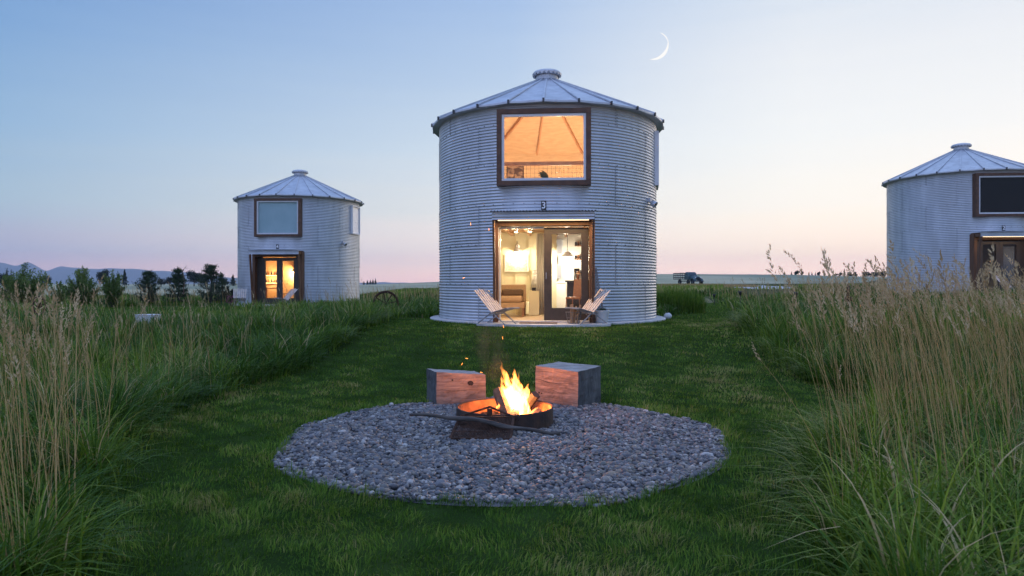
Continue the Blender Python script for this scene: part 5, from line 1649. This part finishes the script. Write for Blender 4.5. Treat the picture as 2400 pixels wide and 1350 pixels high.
def shrub(px, base_py, top_py, wpx, Y, lab, name='willow_shrub', material='willow_leaf', nst=26, nl=5200, seed=1, spread=.5, group=None, cat='shrub', lsz=.10):
    r = random.Random(seed)
    p = at(px, base_py, Y); z = gz(p.x, Y); H = at(px, top_py, Y).z - z; Wd = wpx / F * Y
    t = thing(name, lab, cat, (p.x, Y, z), 0, group)
    st = MB(); pts = []
    for k in range(nst):
        a = r.uniform(0, 2 * PI); q = r.random() ** .6
        tipp = Vector((math.cos(a) * q * Wd * .52, math.sin(a) * q * Wd * .45, H * (1.0 - .42 * q ** 1.6) * r.uniform(.62, 1.05)))
        mid = Vector((tipp.x * .35, tipp.y * .35, tipp.z * .5)) + Vector((r.uniform(-.05, .05),) * 3)
        st.tube([(tipp.x * .05, tipp.y * .05, 0), mid, tipp], [.022, .014, .004], 5)
        nn = nl // nst
        u = np.clip(rng.beta(2.2, 1.5, nn), .12, 1.03)
        c = np.outer((1 - u) ** 2, (tipp.x * .05, tipp.y * .05, 0)) + np.outer(2 * u * (1 - u), tuple(mid)) + np.outer(u ** 2, tuple(tipp))
        c = c + rng.normal(0, 1, (nn, 3)) * (.055 * Wd * (1.05 - .55 * u))[:, None]
        pts.append(c)
    st.build('stem', 'bark', t)
    pts = np.concatenate(pts); pts[:, 2] = np.abs(pts[:, 2])
    tint = np.clip(.5 + .3 * vn(pts[:, 0], pts[:, 2], 4, seed) + rng.normal(0, .2, len(pts)), 0, 1)
    link('foliage', cloud_mesh('foliage', material, [leaf_cloud(pts, lsz, tint, .35, .6)]), t)
    return t
shrub(52, 702, 611, 118, 27, 'wide loose willow shrub at the left edge of the meadow', seed=1, nst=38, nl=8600)
shrub(140, 698, 642, 44, 29, 'thin sparse young shrub between the two bigger willows', seed=2, nst=10, nl=1100)
shrub(192, 697, 622, 88, 27, 'round green willow shrub in front of the pale field', seed=3, nst=34, nl=7600)
shrub(262, 700, 630, 74, 28, 'dark spreading shrub left of the first young pine', seed=4, nst=28, nl=5200, material='willow_leaf')
shrub(20, 672, 628, 40, 60, 'dark round bush behind the left willow', 'field_bush', 'dark_leaf', 20, 2400, 5, cat='bush', lsz=.14)
shrub(537, 702, 668, 40, 33, 'low dark bush left of bin 4', 'field_bush', 'dark_leaf', 18, 2600, 6, cat='bush')
pk_ = shrub(541, 703, 683, 20, 31.5, 'pink flowering plant before the dark bush by bin 4', 'flowering_plant', 'willow_leaf', 12, 700, 7, cat='plant', lsz=.05)
m = MB()
for k in range(60):
    m.ball((random.uniform(-.17, .17), random.uniform(-.15, .15), random.uniform(.12, .46)), .022, 4)
m.build('blossom', 'pink_petal', pk_)

def pine(px, base_py, top_py, wpx, Y, lab, seed, dens=1.0, name='young_pine', spare=1.0, flat=0.0):
    r = random.Random(seed)
    p = at(px, base_py, Y); z = gz(p.x, Y); H = at(px, top_py, Y).z - z; Wd = wpx / F * Y
    t = thing(name, lab, 'tree', (p.x, Y, z), 0, 'young conifers along the field')
    tk = MB(); tk.tube([(0, 0, 0), (.03, 0, H * .5), (0, .02, H * .97)], [.055, .035, .008], 7)
    pts = []; br = MB()
    nw = 7
    for k in range(nw):
        f = .12 + .80 * k / (nw - 1)
        L = Wd * .55 * (1 - f) ** .65 * r.uniform(.8, 1.15) + .06
        for j in range(6):
            a = 2 * PI * j / 6 + r.uniform(-.4, .4) + k
            if r.random() > spare: continue
            l = L * r.uniform(.6, 1.15)
            rise = (.55 - flat) * l * r.uniform(.5, 1.3)
            tip = Vector((math.cos(a) * l, math.sin(a) * l, H * f + rise))
            base_ = Vector((0, 0, H * f - .02))
            br.tube([base_, base_.lerp(tip, .6) + Vector((0, 0, -.04)), tip], [.018, .012, .006], 5)
            nn = int(90 * dens)
            u = rng.uniform(.35, 1.06, nn)
            c = np.outer(1 - u, tuple(base_)) + np.outer(u, tuple(tip)) + np.outer(u * (1 - u), (0, 0, -.08))
            c += rng.normal(0, .045 + .02 * l, (nn, 3))
            pts.append(c)
    c = np.zeros((int(120 * dens), 3)); c[:, 2] = rng.uniform(H * .72, H * 1.0, len(c)); c += rng.normal(0, .03, c.shape); pts.append(c)
    tko = tk.build('trunk', 'bark', t); br.build('branch', 'bark', tko)
    pts = np.concatenate(pts)
    tint = np.clip(rng.normal(.5, .25, len(pts)), 0, 1)
    link('foliage', cloud_mesh('foliage', 'pine_needle', [leaf_cloud(pts, .11, tint, .22, .8)]), t)
    return t
pine(347, 698, 636, 58, 30, 'bushy young pine right of the dark shrub', 21)
pine(418, 697, 628, 52, 31, 'drooping young spruce with a bent bare tip', 22, 1.1, 'young_spruce', .9, .45)
pine(494, 697, 621, 62, 31, 'tall upright young pine with candle tips', 23, 1.1)
pine(520, 694, 640, 24, 33, 'thin small spruce left of bin 4', 24, .5, 'young_spruce', .8, .3)
m = MB(); r_ = random.Random(3)
p0 = at(432, 660, 30.9); p1 = at(428, 634, 30.9); p2 = at(438, 622, 30.9)
m.tube([p0, p1, p2], [.02, .015, .006], 6); m.tube([p1, at(422, 630, 30.9)], [.01, .004], 5); m.tube([p1.lerp(p2, .5), at(440, 629, 30.9)], [.01, .004], 5); m.tube([at(430, 690, 30.9), p0], [.03, .02], 6)
tag(m.build('dead_sapling', 'twig_tan'), 'bare bent dead sapling beside the drooping spruce', 'tree')

FAR = {}
def far_tree(px, base_py, top_py, wpx, Y, lab, shape, group, cat='tree', name='field_tree'):
    p = at(px, base_py, Y); z = gz(p.x, Y); H = max(.5, at(px, top_py, Y).z - z); Wd = max(.6, wpx / F * Y)
    key = (shape, int(px) % 3)
    if key not in FAR:
        n = 1500
        if shape == 'cone':
            u = rng.random(n) ** .8; a = rng.random(n) * 2 * PI; q = np.sqrt(rng.random(n)) * (1 - u) * .5 + .02
            q *= 1 + .35 * np.sin(u * 26 + a)
            pts = np.stack([q * np.cos(a), q * np.sin(a), .06 + .94 * u], -1)
        else:
            cs = [(random.uniform(-.28, .28), random.uniform(-.28, .28), random.uniform(.35, .78), random.uniform(.16, .26)) for _ in range(13)]
            pts = []
            for (cx, cy, cz, cr) in cs:
                d = rng.normal(0, 1, (n // 13, 3)); d /= np.linalg.norm(d, axis=1)[:, None]
                pts.append(np.array([cx, cy, cz]) + d * (cr * rng.random(n // 13) ** .4)[:, None])
            pts = np.concatenate(pts); pts[:, 2] = np.clip(pts[:, 2], .03, 1.05)
        cr_ = cloud_mesh('crown', 'dark_leaf', [leaf_cloud(pts, .09, np.clip(rng.normal(.45, .25, len(pts)), 0, 1), .7)])
        tr_ = MB().tube([(0, 0, -.02), (.01, 0, .45), (0, 0, .85)], [.03, .022, .008], 7).mesh('trunk', 'bark')
        FAR[key] = (cr_, tr_)
    t = thing(name, lab, cat, (p.x, Y, z), random.uniform(0, 6), group)
    t.scale = (Wd, Wd, H)
    link('trunk', FAR[key][1], t); link('crown', FAR[key][0], t)
    return t
G1 = 'dark trees at the far edge of the left field'
for a in ((10, 668, 640, 36, 170, 'round'), (108, 668, 644, 26, 190, 'round'), (242, 666, 630, 34, 170, 'round'), (292, 666, 632, 17, 170, 'cone'),
          (378, 667, 652, 24, 190, 'round'), (398, 667, 648, 26, 190, 'round'), (418, 667, 643, 34, 180, 'round'), (455, 667, 633, 46, 175, 'round'), (480, 667, 640, 26, 190, 'round'), (546, 666, 644, 17, 180, 'cone'), (528, 667, 652, 20, 190, 'round')):
    far_tree(*a[:5], 'dark tree standing at the far edge of the pale left field', a[5], G1)
G2 = 'conifers on the skyline between bins 4 and 3'
for a in ((853, 664, 659, 6, 230, 'cone'), (861, 664, 657, 7, 230, 'cone'), (868, 663, 656, 7, 230, 'cone'), (874, 663, 655, 8, 230, 'cone'), (880, 663, 653, 7, 230, 'cone')):
    far_tree(*a[:5], 'tiny dark conifer on the skyline between bins 4 and 3', a[5], G2)
G3 = 'trees along the right skyline'
for a in ((1838, 643, 635, 5, 225, 'cone'), (1855, 643, 636, 5, 225, 'cone'), (1868, 643, 633, 14, 225, 'round'), (1880, 643, 635, 8, 225, 'round'), (1896, 644, 638, 4, 225, 'cone'), (1903, 644, 637, 4, 225, 'cone'), (1911, 644, 638, 4, 225, 'cone'),
          (1919, 644, 636, 9, 225, 'round'), (1932, 645, 639, 5, 225, 'cone'), (1958, 645, 641, 14, 225, 'round'), (1970, 645, 638, 10, 225, 'round'), (1979, 645, 630, 7, 220, 'cone'), (1992, 645, 637, 16, 225, 'round'), (2004, 645, 636, 12, 225, 'round'),
          (2032, 645, 636, 20, 225, 'round'), (2050, 645, 636, 22, 225, 'round'), (2068, 646, 635, 20, 225, 'round')):
    far_tree(*a[:5], 'small dark tree on the skyline between bins 3 and 2', a[5], G3)

# ------------------------------------------------------------------ evening haze
hm = bpy.data.materials.new('haze'); hm.use_nodes = True
t = hm.node_tree; t.nodes.clear()
pv = t.nodes.new('ShaderNodeVolumePrincipled')
pv.inputs['Color'].default_value = (.70, .81, 1.0, 1); pv.inputs['Density'].default_value = .00020; pv.inputs['Anisotropy'].default_value = 0.0
o_ = t.nodes.new('ShaderNodeOutputMaterial'); t.links.new(pv.outputs[0], o_.inputs['Volume'])
MATS['haze'] = hm
kind(MB().box(-3400, 3400, -30, 3200, -60, 118).build('haze', 'haze'), 'stuff')
